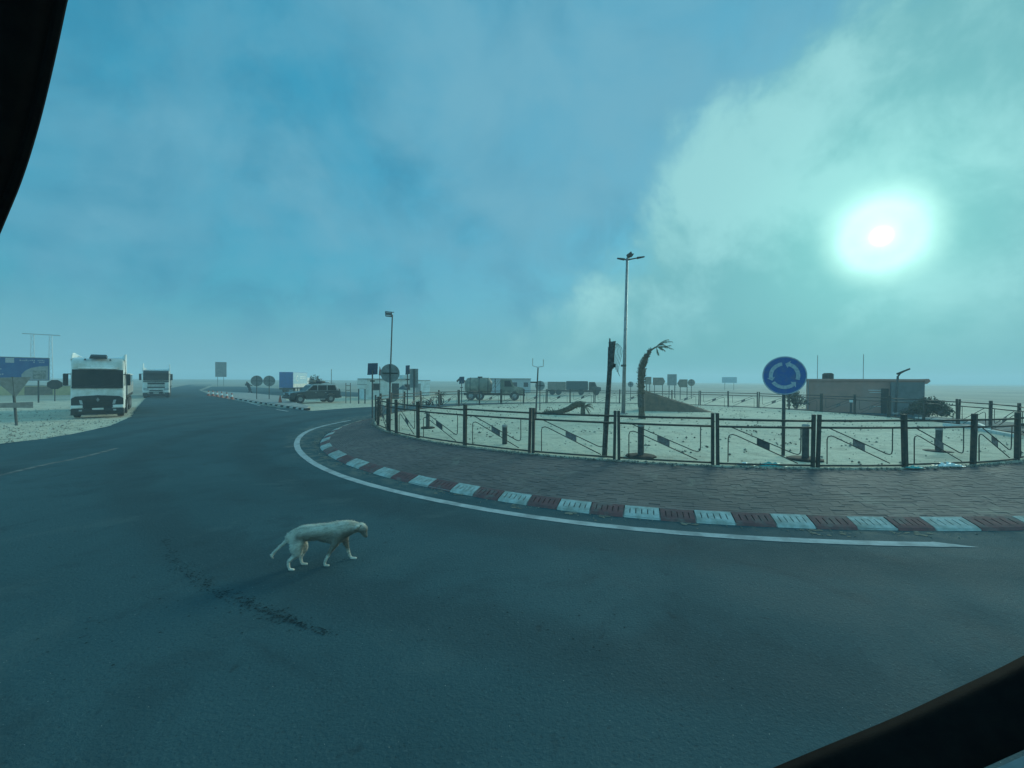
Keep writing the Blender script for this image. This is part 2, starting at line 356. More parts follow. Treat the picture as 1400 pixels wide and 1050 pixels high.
C0 = Vector((7.8, 25.8, 0)); RF = 15.1; ZI = 0.42
def sheet(name, pts, z, m, jitter=0.0, sub=0.6, th=0):
    P = [Vector((p[0], p[1], z)) for p in pts]; out = []; rnd = random.Random(len(pts))
    for i in range(len(P)):
        a, b = P[i], P[(i+1) % len(P)]; k = max(1, min(60, int((b-a).length/sub))) if jitter else 1
        for j in range(k):
            q = a.lerp(b, j/k)
            if jitter: q += Vector((rnd.uniform(-1, 1), rnd.uniform(-1, 1), 0))*jitter
            out.append(q)
    mb = MB(); mb.add(out, [tuple(range(len(out)))])
    return mb.build(name, m)
A = lambda x, y, z=0: at(x, y, z)
main_road = [(-8, -40), (14, -40), (16, 2), (20, 8), (8, 20), (-4, 30)]
main_road += [A(430, 562), A(380, 557), A(330, 549), A(290, 541), A(272, 533), A(290, 526), A(294, 522)]
main_road += [A(286, 522), A(262, 525), A(236, 530), A(216, 535), A(201, 542), A(190, 554), A(179, 570), A(150, 582), A(112, 591), A(60, 600), A(0, 607), (-12.5, 0), (-9, -10)]
struct(sheet('road', main_road, 0.006, M_asph, 0.07))
ring = [(C0.x + 25*math.cos(t), C0.y + 25*math.sin(t)) for t in span(0, 2*PI, 120)[:-1]]
struct(sheet('circular_road', ring, 0.002, M_asph, 0.06))
side = [A(276, 534), A(293, 527), A(330, 528.5), A(380, 531), A(440, 534), A(520, 538), A(520, 543), A(440, 541), A(390, 541), A(330, 537.5)]
struct(sheet('side_road', side, -0.002, M_asph, 0.1, 2))
# polar curves of the traffic circle, measured round C0
def polar_curve(pix, extra):
    S = sorted([(math.atan2(p.y-C0.y, p.x-C0.x) % (2*PI), math.hypot(p.x-C0.x, p.y-C0.y)) for p in [at(*q) for q in pix]] + extra)
    ang_ = np.array([s[0] for s in S]); rad_ = np.array([s[1] for s in S])
    ts = np.linspace(0, 2*PI, 721); rr = np.interp(ts, ang_, rad_, period=2*PI)
    k = np.hanning(41); k /= k.sum(); rr = np.convolve(np.r_[rr[-41:-1], rr, rr[1:41]], k, 'same')[40:-40]
    return lambda t: float(np.interp(t % (2*PI), ts, rr))
far = [(math.radians(a), r) for a, r in ((0, 18.3), (40, 17.6), (90, 17.2), (140, 17.0), (330, 18.6))]
Rline = polar_curve([(480, 575), (440, 583), (420, 590), (407, 603), (417, 624), (440, 640), (500, 662), (600, 685), (700, 704), (800, 717), (900, 727), (1000, 735), (1100, 740), (1200, 743), (1300, 745)], far)
Rkerb = polar_curve([(440, 617), (470, 634), (540, 656), (632, 677), (700, 687), (760, 699), (850, 708), (950, 716), (1065, 722), (1177, 725), (1280, 726)],
                    [(math.radians(a), r) for a, r in ((0, 17.6), (60, 17.0), (120, 16.6), (165, 16.6), (180, 16.75), (200, 17.15), (330, 18.1))])
def pol(t, r, z=0): return Vector((C0.x + r*math.cos(t), C0.y + r*math.sin(t), z))
def ang_of(px, py): p = at(px, py); return math.atan2(p.y-C0.y, p.x-C0.x) % (2*PI)
# painted edge line
t0, t1 = ang_of(480, 575), ang_of(1328, 745)
mb = MB(); n = 160; V = []
rn = random.Random(2)
for i in range(n+1):
    t = t0 + (t1-t0)*i/n; r = Rline(t); w0 = 0.10
    e = 0.0
    if i > n-3: e = (i-(n-3))/3*0.9
    V += [pol(t, r + w0 + rn.uniform(-.006, .006), 0.012), pol(t - e*0.03, r - w0 + rn.uniform(-.006, .006), 0.012)]
mb.add(V, [(2*i, 2*i+1, 2*i+3, 2*i+2) for i in range(n)])
struct(mb.build('road_edge_line', M_line))
def strip(name, pts, wd, z, m):
    P = crom([(p.x, p.y, z) for p in pts], 6); V = []
    for i, p in enumerate(P):
        t = (P[min(i+1, len(P)-1)] - P[max(0, i-1)]).normalized(); nrm = Vector((-t.y, t.x, 0))
        V += [p + nrm*wd/2, p - nrm*wd/2]
    mb = MB(); mb.add(V, [(2*i, 2*i+1, 2*i+3, 2*i+2) for i in range(len(P)-1)])
    return struct(mb.build(name, m))
strip('worn_verge_line', [A(-30, 654), A(0, 650), A(60, 636), A(110, 626), A(160, 613)], 0.16, 0.011, M_lineold)
strip('lane_line', [A(298, 541.5), A(330, 548), A(356, 555)], 0.16, 0.011, M_line)
strip('lane_dash', [A(378, 560), A(394, 562.5)], 0.2, 0.011, M_line)

# ---------------------------------------------------------------- raised island, brick apron, kerb
def ring_mesh(name, prof, m, nseg=240, smooth=False):     # prof: list of functions t -> (r, z)
    mb = MB(); k = len(prof)
    V = [pol(t, *p(t)) for t in span(0, 2*PI, nseg)[:-1] for p in prof]
    mb.add(V, [(i*k+j, i*k+j+1, ((i+1) % nseg)*k+j+1, ((i+1) % nseg)*k+j) for i in range(nseg) for j in range(k-1)])
    return mb.build(name, m, smooth=smooth)
RIN = RF + 0.10
KW = 0.35      # kerb width
apron = struct(ring_mesh('apron', [lambda t: (Rkerb(t)-KW+0.02, 0.0), lambda t: (Rkerb(t)-KW+0.01, 0.115), lambda t: (RIN, ZI-0.035), lambda t: (RIN-0.3, ZI-0.05)], mat('mortar', (0.075, 0.060, 0.055), 0.95, (0.14, 0.12, 0.10), 3)))
def build_bricks():
    mb = MB(); rnd = random.Random(11); V = []; Fc = []
    tA, tB = math.radians(168), math.radians(330)
    rows = 31
    for j in range(rows):
        f0, f1 = j/rows, (j+1)/rows
        L = 0.20; rm = Rkerb(-PI/2)-KW - (f0)*(Rkerb(-PI/2)-KW-RIN)
        cnt = int((tB-tA)*rm/L); off = 0.5*(j % 2)
        for i in range(cnt):
            a = tA + (tB-tA)*(i+off)/cnt; b = a + (tB-tA)/cnt*0.992
            dz = rnd.uniform(-0.004, 0.005)
            top = []
            for t, f in ((a, f0), (b, f0), (b, f1-0.045/1), (a, f1-0.045/1)):
                f = f if f == f0 else f0 + (f1-f0)*0.90
                r0 = Rkerb(t)-KW
                r = r0 + (RIN-r0)*f; z = 0.132 + (ZI-0.02-0.132)*f + dz
                top.append(pol(t, r, z))
            o = len(V); V += top + [p - Vector((0, 0, 0.03)) for p in top]
            Fc += [(o, o+1, o+2, o+3), (o, o+4, o+5, o+1), (o+1, o+5, o+6, o+2), (o+2, o+6, o+7, o+3), (o+3, o+7, o+4, o)]
    mb.add(V, Fc); o = mb.build('bricks', M_brick, apron); return struct(o, 'stuff')
build_bricks()
def build_island():
    rnd = np.random.RandomState(4); mb = MB(); V = [(C0.x, C0.y, ZI+0.02)]; n = 160; rr = span(0, RF+0.06, 26)[1:]
    ph = rnd.rand(8, 3)*6.28
    for r in rr:
        for k in range(n):
            a = 2*PI*k/n; x, y = r*math.cos(a), r*math.sin(a)
            h = sum(math.sin(x*(0.5+0.33*i)*math.cos(ph[i, 0]) + y*(0.5+0.33*i)*math.sin(ph[i, 0]) + ph[i, 1])/(1.5+i*0.5) for i in range(8))
            V.append((C0.x+x, C0.y+y, ZI + (0.022*h if r < RF-0.3 else 0.012*rnd.rand()) ))
    Fc = [(0, 1+k, 1+(k+1) % n) for k in range(n)]
    for i in range(len(rr)-1):
        for k in range(n): Fc.append((1+i*n+k, 1+(i+1)*n+k, 1+(i+1)*n+(k+1) % n, 1+i*n+(k+1) % n))
    m = len(rr)-1; o2 = len(V); V += [V[1+m*n+k] for k in range(n)]; o = len(V)      # skirt
    for k in range(n):
        a = 2*PI*k/n; V.append((C0.x+(RF+0.08)*math.cos(a), C0.y+(RF+0.08)*math.sin(a), 0.2))
    for k in range(n): Fc.append((o2+k, o+k, o+(k+1) % n, o2+(k+1) % n))
    mb.add(V, Fc); return struct(mb.build('roundabout_island', M_isl, smooth=True))
build_island()
# kerb stones: a sloped face with five slots each
kerb_bed = struct(ring_mesh('kerb', [lambda t: (Rkerb(t)-0.02, -0.01), lambda t: (Rkerb(t)-0.03, 0.03), lambda t: (Rkerb(t)-KW, 0.09), lambda t: (Rkerb(t)-KW, -0.01)], M_conc))
def kerb_stone(ta, tb, white, rnd):
    mb = MB(); us = [0, .14, .172, .312, .344, .484, .516, .656, .688, .828, .86, 1.0]; vs_ = [0.0, 0.12, 0.30, 0.78, 0.985, 1.0]
    zprof = {0.0: 0.0, 0.12: 0.045, 0.30: 0.070, 0.78: 0.118, 0.985: 0.138, 1.0: 0.02}
    jz = rnd.uniform(-0.004, 0.008); jr = rnd.uniform(-0.012, 0.012)
    def P(u, v, dz=0):
        t = ta + (tb-ta)*u; return pol(t, Rkerb(t) + jr - KW*v, zprof[v] + jz + dz)
    V = []; idx = {}; Fc = []; S = MB()
    for i, u in enumerate(us):
        for j, v in enumerate(vs_): idx[i, j] = len(V); V.append(P(u, v))
    for i in range(len(us)-1):
        for j in range(len(vs_)-1):
            q = (idx[i, j], idx[i+1, j], idx[i+1, j+1], idx[i, j+1])
            if j == 2 and i % 2 == 1:
                o = len(V); V += [Vector(V[k]) - Vector((0, 0, 0.022)) for k in q]
                for a in range(4): Fc.append((q[a], q[(a+1) % 4], o+(a+1) % 4, o+a))
                S.add([Vector(V[o+a]) for a in range(4)], [(0, 1, 2, 3)])
            else: Fc.append(q)
    Fc += [tuple(idx[0, j] for j in range(len(vs_))), tuple(idx[len(us)-1, j] for j in range(len(vs_)))[::-1]]
    mb.add(V, Fc)
    st = mb.build('kerb_stone', M_kw if white else M_kr, kerb_bed)
    S.build('slot', M_slotw if white else M_slot, st)
# boundaries seen in the photograph on the near side (pixel x at the foot of the kerb)
bx = [(1345, 727), (1281, 726.5), (1230, 726.5), (1175, 725.5), (1118, 724.5), (1064, 722.5), (1008, 720.5), (953, 717), (903, 713.5), (852, 708.5), (805, 704), (759, 699), (718, 692.5), (678, 686), (643, 680), (613, 673.5), (582, 667), (556, 661), (530, 655), (508, 648), (489, 641.5), (472, 635), (459, 629), (448, 622.5)]
ks = [ang_of(*p) for p in bx]; ks = [ks[0]+0.052*k for k in (6, 5, 4, 3, 2, 1)] + ks
step = 0.055
while ks[-1] > math.radians(120): ks.append(ks[-1]-step)
rk = random.Random(5)
for i in range(len(ks)-1):
    kerb_stone(ks[i+1]+0.0006, ks[i]-0.0006, i % 2 == 0, rk)

# ---------------------------------------------------------------- splitter island in the exit road
def kerbed_island(name, pix, z, m):
    P = [at(*p) for p in pix]; mb = MB(); mb.prism([(p.x, p.y) for p in P], 0.0, z, 'z'); return struct(mb.build(name, m, bevel=0.03))
spl = kerbed_island('splitter_island', [(284, 538), (312, 543.5), (345, 549.5), (380, 555), (418, 560.5), (424, 557), (392, 549), (388, 543), (340, 538), (300, 536)], 0.13, M_conc)
a, b = [(284, 538.5), (312, 544), (345, 550), (380, 555.5), (418, 561)], 26
path = crom([at(*p) for p in a], 10)
for i in range(0, len(path)-1):
    p, q = path[i], path[i+1]; t = (q-p).normalized(); nr = Vector((-t.y, t.x, 0)); q = q - t*0.02
    mb = MB(); mb.hexa([p-nr*.05, q-nr*.05, q+nr*.35, p+nr*.35, p-nr*.02+Vector((0, 0, .15)), q-nr*.02+Vector((0, 0, .15)), q+nr*.35+Vector((0, 0, .15)), p+nr*.35+Vector((0, 0, .15))])
    mb.build('kerb_stone', M_kw if i % 2 == 0 else M_dark, spl)

# ---------------------------------------------------------------- railing round the island
def az_hit(px):      # near intersection of the view azimuth with the railing circle
    u = Vector((px-700, F, 0)).normalized(); c = Vector((C0.x, C0.y, 0)); b_ = u.dot(c); disc = b_*b_ - (c.length_squared - RF*RF)
    p = u*(b_ - math.sqrt(max(disc, 0))); return math.atan2(p.y-C0.y, p.x-C0.x) % (2*PI)
pa = [az_hit(x) for x in (572, 636, 727, 844, 979, 1116, 1239, 1332, 1392)]
stepa = (pa[-1]-pa[1])/(len(pa)-2)
pre = [pa[0]-0.12, pa[0]-0.19]; pre = pre[::-1]
allp = pa[:]
while allp[-1]+stepa < pa[0]-0.30 + 2*PI: allp.append(allp[-1]+stepa)
allp += [pre[0]+2*PI, pre[1]+2*PI]
fence = thing('railing_fence', 'rusty dark metal railing of welded panels ringing the sandy roundabout island', 'railing')
PW = 0.036
post1 = MB().box(-PW, PW, -PW, PW, -0.15, 1.30).mesh('post', M_rust, 0.008)
post2 = MB().box(-0.05, 0.05, -0.05, 0.05, -0.15, 1.31).mesh('post', M_rust, 0.01)
def place(me, name, p, rz, parent):
    o = link(name, me, parent); o.location = p; o.rotation_euler = (0, 0, rz); return o
panel_cache = {}
def panel_meshes(L):
    k = round(L, 2)
    if k in panel_cache: return panel_cache[k]
    r = {}
    for nm, z, rad in (('top_rail', 1.15, 0.026), ('middle_rail', 0.97, 0.026), ('bottom_rail', 0.055, 0.024)):
        r[nm] = MB().tube([(0, 0, z), (L*0.5, 0, z-0.006), (L, 0, z)], rad, 8).mesh(nm, M_rust, smooth=True)
    A1 = [(0.115*L, 0, .085), (.115*L, 0, .68), (.125*L, 0, .75), (.16*L, 0, .775), (.20*L, 0, .75), (.84*L, 0, .10)]
    B1 = [(0.13*L, 0, .97), (.80*L, 0, .335), (.84*L, 0, .315), (.862*L, 0, .34), (.87*L, 0, .42), (.87*L, 0, .97)]
    r['brace_rod'] = MB().tube(A1, 0.013, 6).mesh('brace_rod', M_rust, smooth=True)
    r['brace_rod_'] = MB().tube(B1, 0.013, 6).mesh('brace_rod', M_rust, smooth=True)
    x0, x1 = .42*L, .55*L
    za = lambda x: .75 + (x/L-.20)/.64*(-.65); zb = lambda x: .97 + (x/L-.13)/.67*(-.635)
    r['plate'] = MB().prism([(x0, za(x0)), (x1, za(x1)), (x1, zb(x1)), (x0, zb(x0))], -0.012, 0.012, 'y').mesh('plate', M_plate)
    panel_cache[k] = r; return r
rf = random.Random(8)
for i in range(len(allp)):
    a0 = allp[i]; a1 = allp[i+1] if i+1 < len(allp) else pa[0]+2*PI
    p0, p1 = pol(a0, RF, ZI), pol(a1, RF, ZI)
    dr = (p1-p0); L = dr.length; rz = math.atan2(dr.y, dr.x)
    dbl = i in (2, 3, 4, 5) or (i > 8 and i % 2 == 0)
    if dbl:
        tv = Vector((-math.sin(a0), math.cos(a0), 0))
        for s_ in (-0.06, 0.06):
            o = place(post1, 'post', p0 + tv*s_, a0, fence); o.rotation_euler = (rf.uniform(-.022, .022), rf.uniform(-.022, .022), a0)
    else:
        o = place(post2, 'post', p0, a0, fence); o.rotation_euler = (rf.uniform(-.028, .028), rf.uniform(-.028, .028), a0)
    g = 0.045
    e = dr.normalized()*g; Lp = L - 2*g
    for nm, me in panel_meshes(Lp if L < 1.5 else Lp).items():
        if L < 1.6 and nm in ('plate', 'brace_rod', 'brace_rod_'): continue
        o = place(me, nm.strip('_'), p0 + e + Vector((0, 0, rf.uniform(-.012, .012) if 'rail' in nm else 0)), rz, fence)
        if 'rail' in nm: o.rotation_euler = (0, rf.uniform(-.006, .006), rz)
        if 'brace' in nm: o.rotation_euler = (rf.uniform(-.02, .02), rf.uniform(-.008, .008), rz)
        if nm == 'plate':
            o.material_slots[0].link = 'OBJECT'; o.material_slots[0].material = rf.choice([M_plate, M_plate2, M_plate3]); o.rotation_euler = (rf.uniform(-.03, .03), 0, rz)
    # rails reach the posts
# ---------------------------------------------------------------- bollards on the island
boll_lab = ['short dark bollard behind the railing, nearest the left end', 'short white-capped bollard behind the railing left of the paired posts', 'short bollard on a rusty foot below the bent palm',
            'short bollard with dark foot right of the round blue sign', 'short leaning bollard with a broad dark foot near the right end of the railing']
def bollard(px, py, hh, lab, base, tilt=0):
    p = at(px, py, ZI); t = thing('bollard', lab, 'bollard', p, random.uniform(0, 1), 'bollards inside the railing')
    t.rotation_euler = (0, tilt, t.rotation_euler[2])
    MB().tube([(0, 0, -0.1), (0, 0, hh*0.5), (0, 0, hh)], [0.085, 0.083, 0.085], 12).build('shaft', M_pole, t, smooth=False)
    MB().tube([(0, 0, hh), (0, 0, hh+0.02), (0, 0, hh+0.06), (0, 0, hh+0.075)], [0.09, 0.095, 0.09, 0.05], 12).build('cap', M_conc, t)
    if base: MB().tube([(0, 0, -0.03), (0, 0, 0.03), (0, 0, 0.05)], [base, base, base*0.8], 9).build('foot', M_dark, t, bevel=0)
for (x, y, hh, b_), l in zip(((585, 585, .62, .3), (690, 607.5, .56, 0), (876, 624, .82, .42), (1101, 628, .88, .44), (1283, 618, .66, .36)), boll_lab):
    bollard(x, y, hh, l, b_, 0.05 if x == 1283 else 0)

# ---------------------------------------------------------------- signs and lamps
def round_sign(px, py, z, hc, r, lab, m, arrows=False, tilt=0.0, rear=True, turn=0):
    p, rz = face(px, py, z); t = thing('road_sign', lab, 'road sign', p, rz + turn)
    MB().tube([(tilt*hc, 0.05, -0.2), (0, 0.05, hc + r*0.7)], 0.045 if r > 0.4 else 0.035, 10).build('post', M_pole, t, smooth=True)
    dn = MB().tube([(0, 0.012, hc), (0, -0.012, hc)], [r, r], 40).build('disc', m, t, bevel=0.004)
    if rear:
        MB().box(-r*.8, r*.8, -0.035, -0.013, hc-.02, hc+.02).build('bracket', M_dark, t)
        MB().tube([(0, -0.02, hc-r*1.0), (0, -0.02, hc+r*1.0)], 0.03, 8).build('bracket', M_pole, t)
    return t
def arrow_part(t, r, hc, a0, a1, y):      # curved arrow band from angle a0 to a1 (degrees, as seen by the viewer)
    mb = MB(); n = 14; ri, ro = r*0.52, r*0.70; V = []
    for i in range(n+1):
        q = math.radians(a0 + (a1-a0)*i/n)
        for rad in (ri, ro): V.append((rad*math.cos(q), y, hc + rad*math.sin(q)))
    F_ = [(2*i, 2*i+1, 2*i+3, 2*i+2) for i in range(n)]
    o = len(V); q = math.radians(a1); s = 1 if a1 > a0 else -1; q2 = math.radians(a1 + 17*s)
    V += [(r*.42*math.cos(q), y, hc+r*.42*math.sin(q)), (r*.80*math.cos(q), y, hc+r*.80*math.sin(q)), (r*.61*math.cos(q2), y, hc+r*.61*math.sin(q2))]
    F_.append((o, o+1, o+2)); mb.add(V, F_)
    b2 = [tuple((v[0], v[1]-0.004, v[2])) for v in mb.v]; nn = len(mb.v); base = mb.f[:]
    mb.add(b2, base); return mb.build('arrow', M_signwhite, t)
rs = round_sign(1071, 622.5, ZI, 2.27, 0.545, 'round blue sign with three circling white arrows on a pole behind the railing', M_signblue, rear=False, turn=0.10)
for a0, a1 in ((100, 190), (215, 310), (340, 430)): arrow_part(rs, 0.545, 2.27, a0, a1, -0.02)
MB().add(*(lambda n=48: ([(rad*math.cos(2*PI*k/n), -0.018, 2.27+rad*math.sin(2*PI*k/n)) for k in range(n) for rad in (0.515, 0.538)], [(2*k, 2*k+1, (2*k+3) % (2*n), (2*k+2) % (2*n)) for k in range(n)]))()).build('rim', M_signwhite, rs)
round_sign(533, 590, ZI, 2.33, 0.37, 'grey back of a round road sign at the left end of the railing', M_signback)
round_sign(738, 561, ZI, 1.72, 0.34, 'small round grey road sign back in the middle behind the railing', M_signback)
round_sign(351, 545.5, 0.13, 2.1, 0.62, 'round sign back nearer the walking person, left of a pair on the traffic island', M_signback)
round_sign(368, 545.5, 0.13, 2.1, 0.62, 'round sign back nearer the blue lorry, right of a pair on the traffic island', M_signback)
round_sign(862, 548, 0, 2.1, 0.35, 'small round sign back left of the bent palm, far across the circle', M_signback)
round_sign(945, 545, 0, 2.35, 0.50, 'round brownish sign back right of the far board signs', mat('sign_tan', (0.24, 0.19, 0.15), 0.7))

def lamp_post(name, px, py, z, hh, r0, r1, lab, lean=0):
    p, rz = face(px, py, z); t = thing(name, lab, 'street lamp', p, rz)
    MB().tube([(0, 0, -0.2), (lean*0.5, 0, hh*0.5), (lean, 0, hh)], [r0, (r0+r1)/2, r1], 12).build('pole', M_pole if r0 < 0.1 else M_steel, t, smooth=True)
    return t
t = lamp_post('street_lamp', 852, 566, ZI, 9.85, 0.125, 0.075, 'tall street lamp with three heads rising from the middle of the island', 0.16)
MB().tube([(0, 0, 3.0), (0, 0, 3.12)], 0.17, 12).build('collar', M_pole, t)
MB().tube([(0, 0, -.05), (0, 0, .06)], [.3, .28], 10).build('foot', M_conc, t)
for dx, dy, dz_, L in ((-1, -.2, .18, .42), (1, .1, .16, .85), (.45, .9, .75, .7)):
    d_ = Vector((dx, dy, dz_)).normalized(); s0 = Vector((0.16, 0, 9.72)); e_ = s0 + d_*L
    MB().tube([s0, e_], [.05, .035], 8).build('arm', M_pole, t)
    sd = Vector((-d_.y, d_.x, 0)).normalized(); up = d_.cross(sd)
    q = e_ - d_*.25; e2 = e_ + d_*0.22
    MB().hexa([q-sd*.12-up*.05, e2-sd*.10-up*.03, e2+sd*.10-up*.03, q+sd*.12-up*.05, q-sd*.12+up*.05, e2-sd*.08+up*.02, e2+sd*.08+up*.02, q+sd*.12+up*.05]).build('lamp_head', M_dark, t, bevel=0.015)
hb = MB(); hb.hexa([Vector((.30, 0, 9.9))+Vector(v) for v in ((-.12, -.05, -.1), (.22, -.05, .06), (.22, .05, .06), (-.12, .05, -.1), (-.2, -.05, .12), (.1, -.05, .34), (.1, .05, .34), (-.2, .05, .12))]).build('lamp_head', M_dark, t, bevel=0.02)
t = lamp_post('floodlight_post', 532, 562, ZI, 6.35, 0.055, 0.042, 'slender floodlight mast rising behind the left round sign back', 0.18)
fl = MB().hexa([(-.26, -.16, 6.18), (.16, -.16, 6.16), (.16, .1, 6.26), (-.26, .1, 6.28), (-.29, -.12, 6.50), (.16, -.12, 6.48), (.16, .1, 6.56), (-.29, .1, 6.58)]).build('floodlight', M_black, t, bevel=0.02)
MB().box(-.22, .10, -.19, -.165, 6.23, 6.30).build('lens', M_lamp, fl)
MB().box(-.22, .10, -.175, -.15, 6.42, 6.46).build('lens', M_lamp, fl)
MB().tube([(.1, 0, 6.5), (.28, 0, 6.52)], .025, 6).build('bracket', M_dark, t)
t = lamp_post('street_lamp', 1224, 566, ZI, 2.55, 0.075, 0.06, 'short lamp post with tilted head in front of the pink building', 0.10)
MB().tube([(0.1, 0, 2.5), (.22, 0, 2.72), (.42, 0, 2.86)], [.05, .045, .04], 8).build('arm', M_pole, t, smooth=True)
MB().hexa([(.05, -.2, 2.62), (.72, -.2, 2.98), (.72, .2, 2.98), (.05, .2, 2.62), (.02, -.18, 2.74), (.70, -.18, 3.08), (.70, .18, 3.08), (.02, .18, 2.74)]).build('lamp_head', M_dark, t, bevel=0.015)
MB().box(-.14, .14, -.14, .14, -.02, .1).build('foot', M_conc, t, bevel=0.01)

def solar_lamp(px, py, z, hh, lab, w_=0.34, plate=True):
    p, rz = face(px, py, z); t = thing('solar_lamp', lab, 'solar lamp', p, rz)
    MB().tube([(0, 0, -0.2), (0, 0, hh)], 0.045, 8).build('pole', M_pole, t)
    MB().hexa([(-w_, -.05, hh-.3), (w_, -.05, hh-.25), (w_, .02, hh-.25), (-w_, .02, hh-.3), (-w_*.9, .18, hh+.42), (w_*1.05, .18, hh+.45), (w_*1.05, .25, hh+.45), (-w_*.9, .25, hh+.42)]).build('solar_panel', M_solar, t, bevel=0.01)
    MB().tube([(0, 0, hh-.5), (.0, -.35, hh-.62)], .025, 6).build('arm', M_pole, t)
    MB().box(-.14, .14, -.6, -.3, hh-.7, hh-.62).build('lamp_head', M_dark, t, bevel=0.01)
    return t
t = solar_lamp(509, 570, ZI*0.5, 2.85, 'solar panel lamp on a dark post left of the round sign back', 0.30)
t = solar_lamp(631, 549, 0.3, 2.1, 'small tilted solar panel on a post beside the tank lorry', 0.26)
t = solar_lamp(557, 556, ZI, 2.75, 'post with small forked lamp arms right of the left round sign back', 0.16)
# weather mast with two prongs
p, rz = face(732, 574, ZI); t = thing('mast', 'thin mast with two upright prongs in the middle of the island', 'mast', p, rz)
MB().tube([(0, 0, -.2), (.12, 0, 2.75)], [.05, .035], 8).build('pole', M_pole, t)
MB().tube([(-.16, 0, 3.25), (-.17, 0, 2.86), (.10, 0, 2.78), (.40, 0, 2.84), (.40, 0, 3.2)], .018, 6).build('fork', M_steel, t)
MB().box(-.28, .10, -.06, .06, 1.95, 2.02).build('cross_arm', M_dark, t)
# leaning wooden pole
p, rz = face(826, 626, ZI); t = thing('wooden_pole', 'leaning dark wooden pole with frayed top standing against the railing', 'pole', p, rz)
P_ = [(0, .1, -.2), (.03, .1, .6), (.085, .1, 1.6), (.125, .1, 2.35), (.15, .1, 2.5), (.18, .1, 3.08)]
MB().tube(P_, [.072, .07, .066, .064, .078, .085], 10).build('shaft', M_wood, t)
MB().hexa([(.10, .02, 3.0), (.26, .02, 3.0), (.26, .18, 3.0), (.10, .18, 3.0), (.08, .04, 3.15), (.20, .02, 3.10), (.30, .16, 3.19), (.13, .18, 3.13)]).build('broken_top', M_wood, t, bevel=.02)
MB().tube([(.13, .1, 3.1), (.12, .1, 3.24)], [.03, .015], 6).build('broken_top', M_wood, t)
MB().tube([(.15, .1, 2.42), (.175, .1, 3.0)], [.088, .098], 9).build('taped_wrap', M_wood, t)
for k in range(5):
    x = .24+.02*k
    MB().tube(crom([(x, .1, 3.1), (x+.05+.02*k, .08, 2.9), (x+.03, .1, 2.7-.08*k), (x+.0+.02*k, .1, 2.45-.06*k)], 5), .006, 5).build('loose_wire', M_black, t)
MB().box(.20, .28, .04, .16, 2.45, 2.55).build('clamp', M_dark, t)

# ---------------------------------------------------------------- palm, fallen trunk, earth ramp, bush
def frond(mb, base, d0, L, droop, wd=0.30, nl=22, rnd=random):
    base = Vector(base); d_ = Vector(d0).normalized(); P = [base]; v = d_.copy()
    for i in range(10):
        P.append(P[-1] + v*L/10); v = (v + Vector((0, 0, -droop/10))).normalized()
    mb.tube(P, [0.022*(1-i/12) for i in range(11)], 5)
    for k in range(nl):
        f = 0.2 + 0.8*k/nl; i = min(9, int(f*10)); q = P[i].lerp(P[i+1], f*10-i); t = (P[i+1]-P[i]).normalized()
        sd = t.cross(Vector((0, 0, 1)));  sd = sd.normalized() if sd.length > .01 else Vector((1, 0, 0))
        for s_ in (-1, 1):
            dd = (sd*s_ + t*0.9 + Vector((0, 0, -0.7+rnd.uniform(-.3, .3)))).normalized(); l = wd*(1-abs(f-.5))*rnd.uniform(.6, 1.1)
            a_, b_ = q - t*.012, q + t*.012
            a_ = q - t*.02; b_ = q + t*.02; mb.add([a_, b_, q + dd*l], [(0, 1, 2)])
p, rz = face(877, 572, ZI); t = thing('palm_tree', 'bent half-dead palm with a few drooping fronds in the middle of the island', 'palm tree', p, rz)
TP = crom([(0.02, 0, -.1), (0.0, 0, .5), (-.02, 0, 1.2), (-.04, 0, 2.0), (-.02, 0, 2.6), (.05, 0, 3.0), (.20, .02, 3.4), (.44, .03, 3.78), (.80, .04, 4.02)], 5)
rr = random.Random(21)
RT = [np.interp(i/(len(TP)-1), [0, .1, .2, .5, .65, .8, 1], [.21, .165, .155, .175, .13, .07, .035])*rr.uniform(.93, 1.07) for i in range(len(TP))]
MB().tube(TP, RT, 12).build('trunk', M_palm, t)
sb = MB()
for k in range(260):
    f = rr.uniform(.22, .9); i = min(len(TP)-2, int(f*(len(TP)-1))); q = TP[i]; tg = (TP[i+1]-TP[i]).normalized()
    a_ = rr.uniform(0, 2*PI); e1 = tg.cross(Vector((0, 1, .01))).normalized(); e2 = tg.cross(e1)
    o_ = e1*math.cos(a_) + e2*math.sin(a_); r_ = RT[i]
    sb.tube([q + o_*r_*.8, q + o_*(r_+rr.uniform(.04, .12)) + tg*rr.uniform(.05, .16)], [.03, .012], 5)
o = sb.build('leaf_stubs', M_palm, t); o['kind'] = 'stuff'
MB().tube(crom([(-.02, 0, .62), (-.03, 0, 1.0), (-.04, 0, 1.35)], 3), [.17, .185, .19, .19, .185, .185, .18], 12).build('wrapping', M_wood, t)
for dv, L, dr in (((.9, .1, .8), .95, 1.0), ((.9, .1, 1.1), .8, .9), ((1.0, .2, .0), .8, -.3), ((1.0, -.1, .15), .95, 0.7), ((.8, .3, -.05), .6, .8), ((.5, -.5, .1), .5, 1.2), ((.7, .5, .75), .85, 1.7), ((.2, -.2, -.6), .5, .3)):
    fb = MB(); frond(fb, TP[-1] - Vector((.05, 0, .03)), dv, L, dr, .26, 16, rr); fb.build('frond', M_frond, t)
for k in range(5):
    fb = MB(); frond(fb, TP[26+k*2], (rr.uniform(-1, .6), rr.uniform(-.6, .6), .5), .25, 1.6, .12, 6, rr); fb.build('frond', M_frond, t)
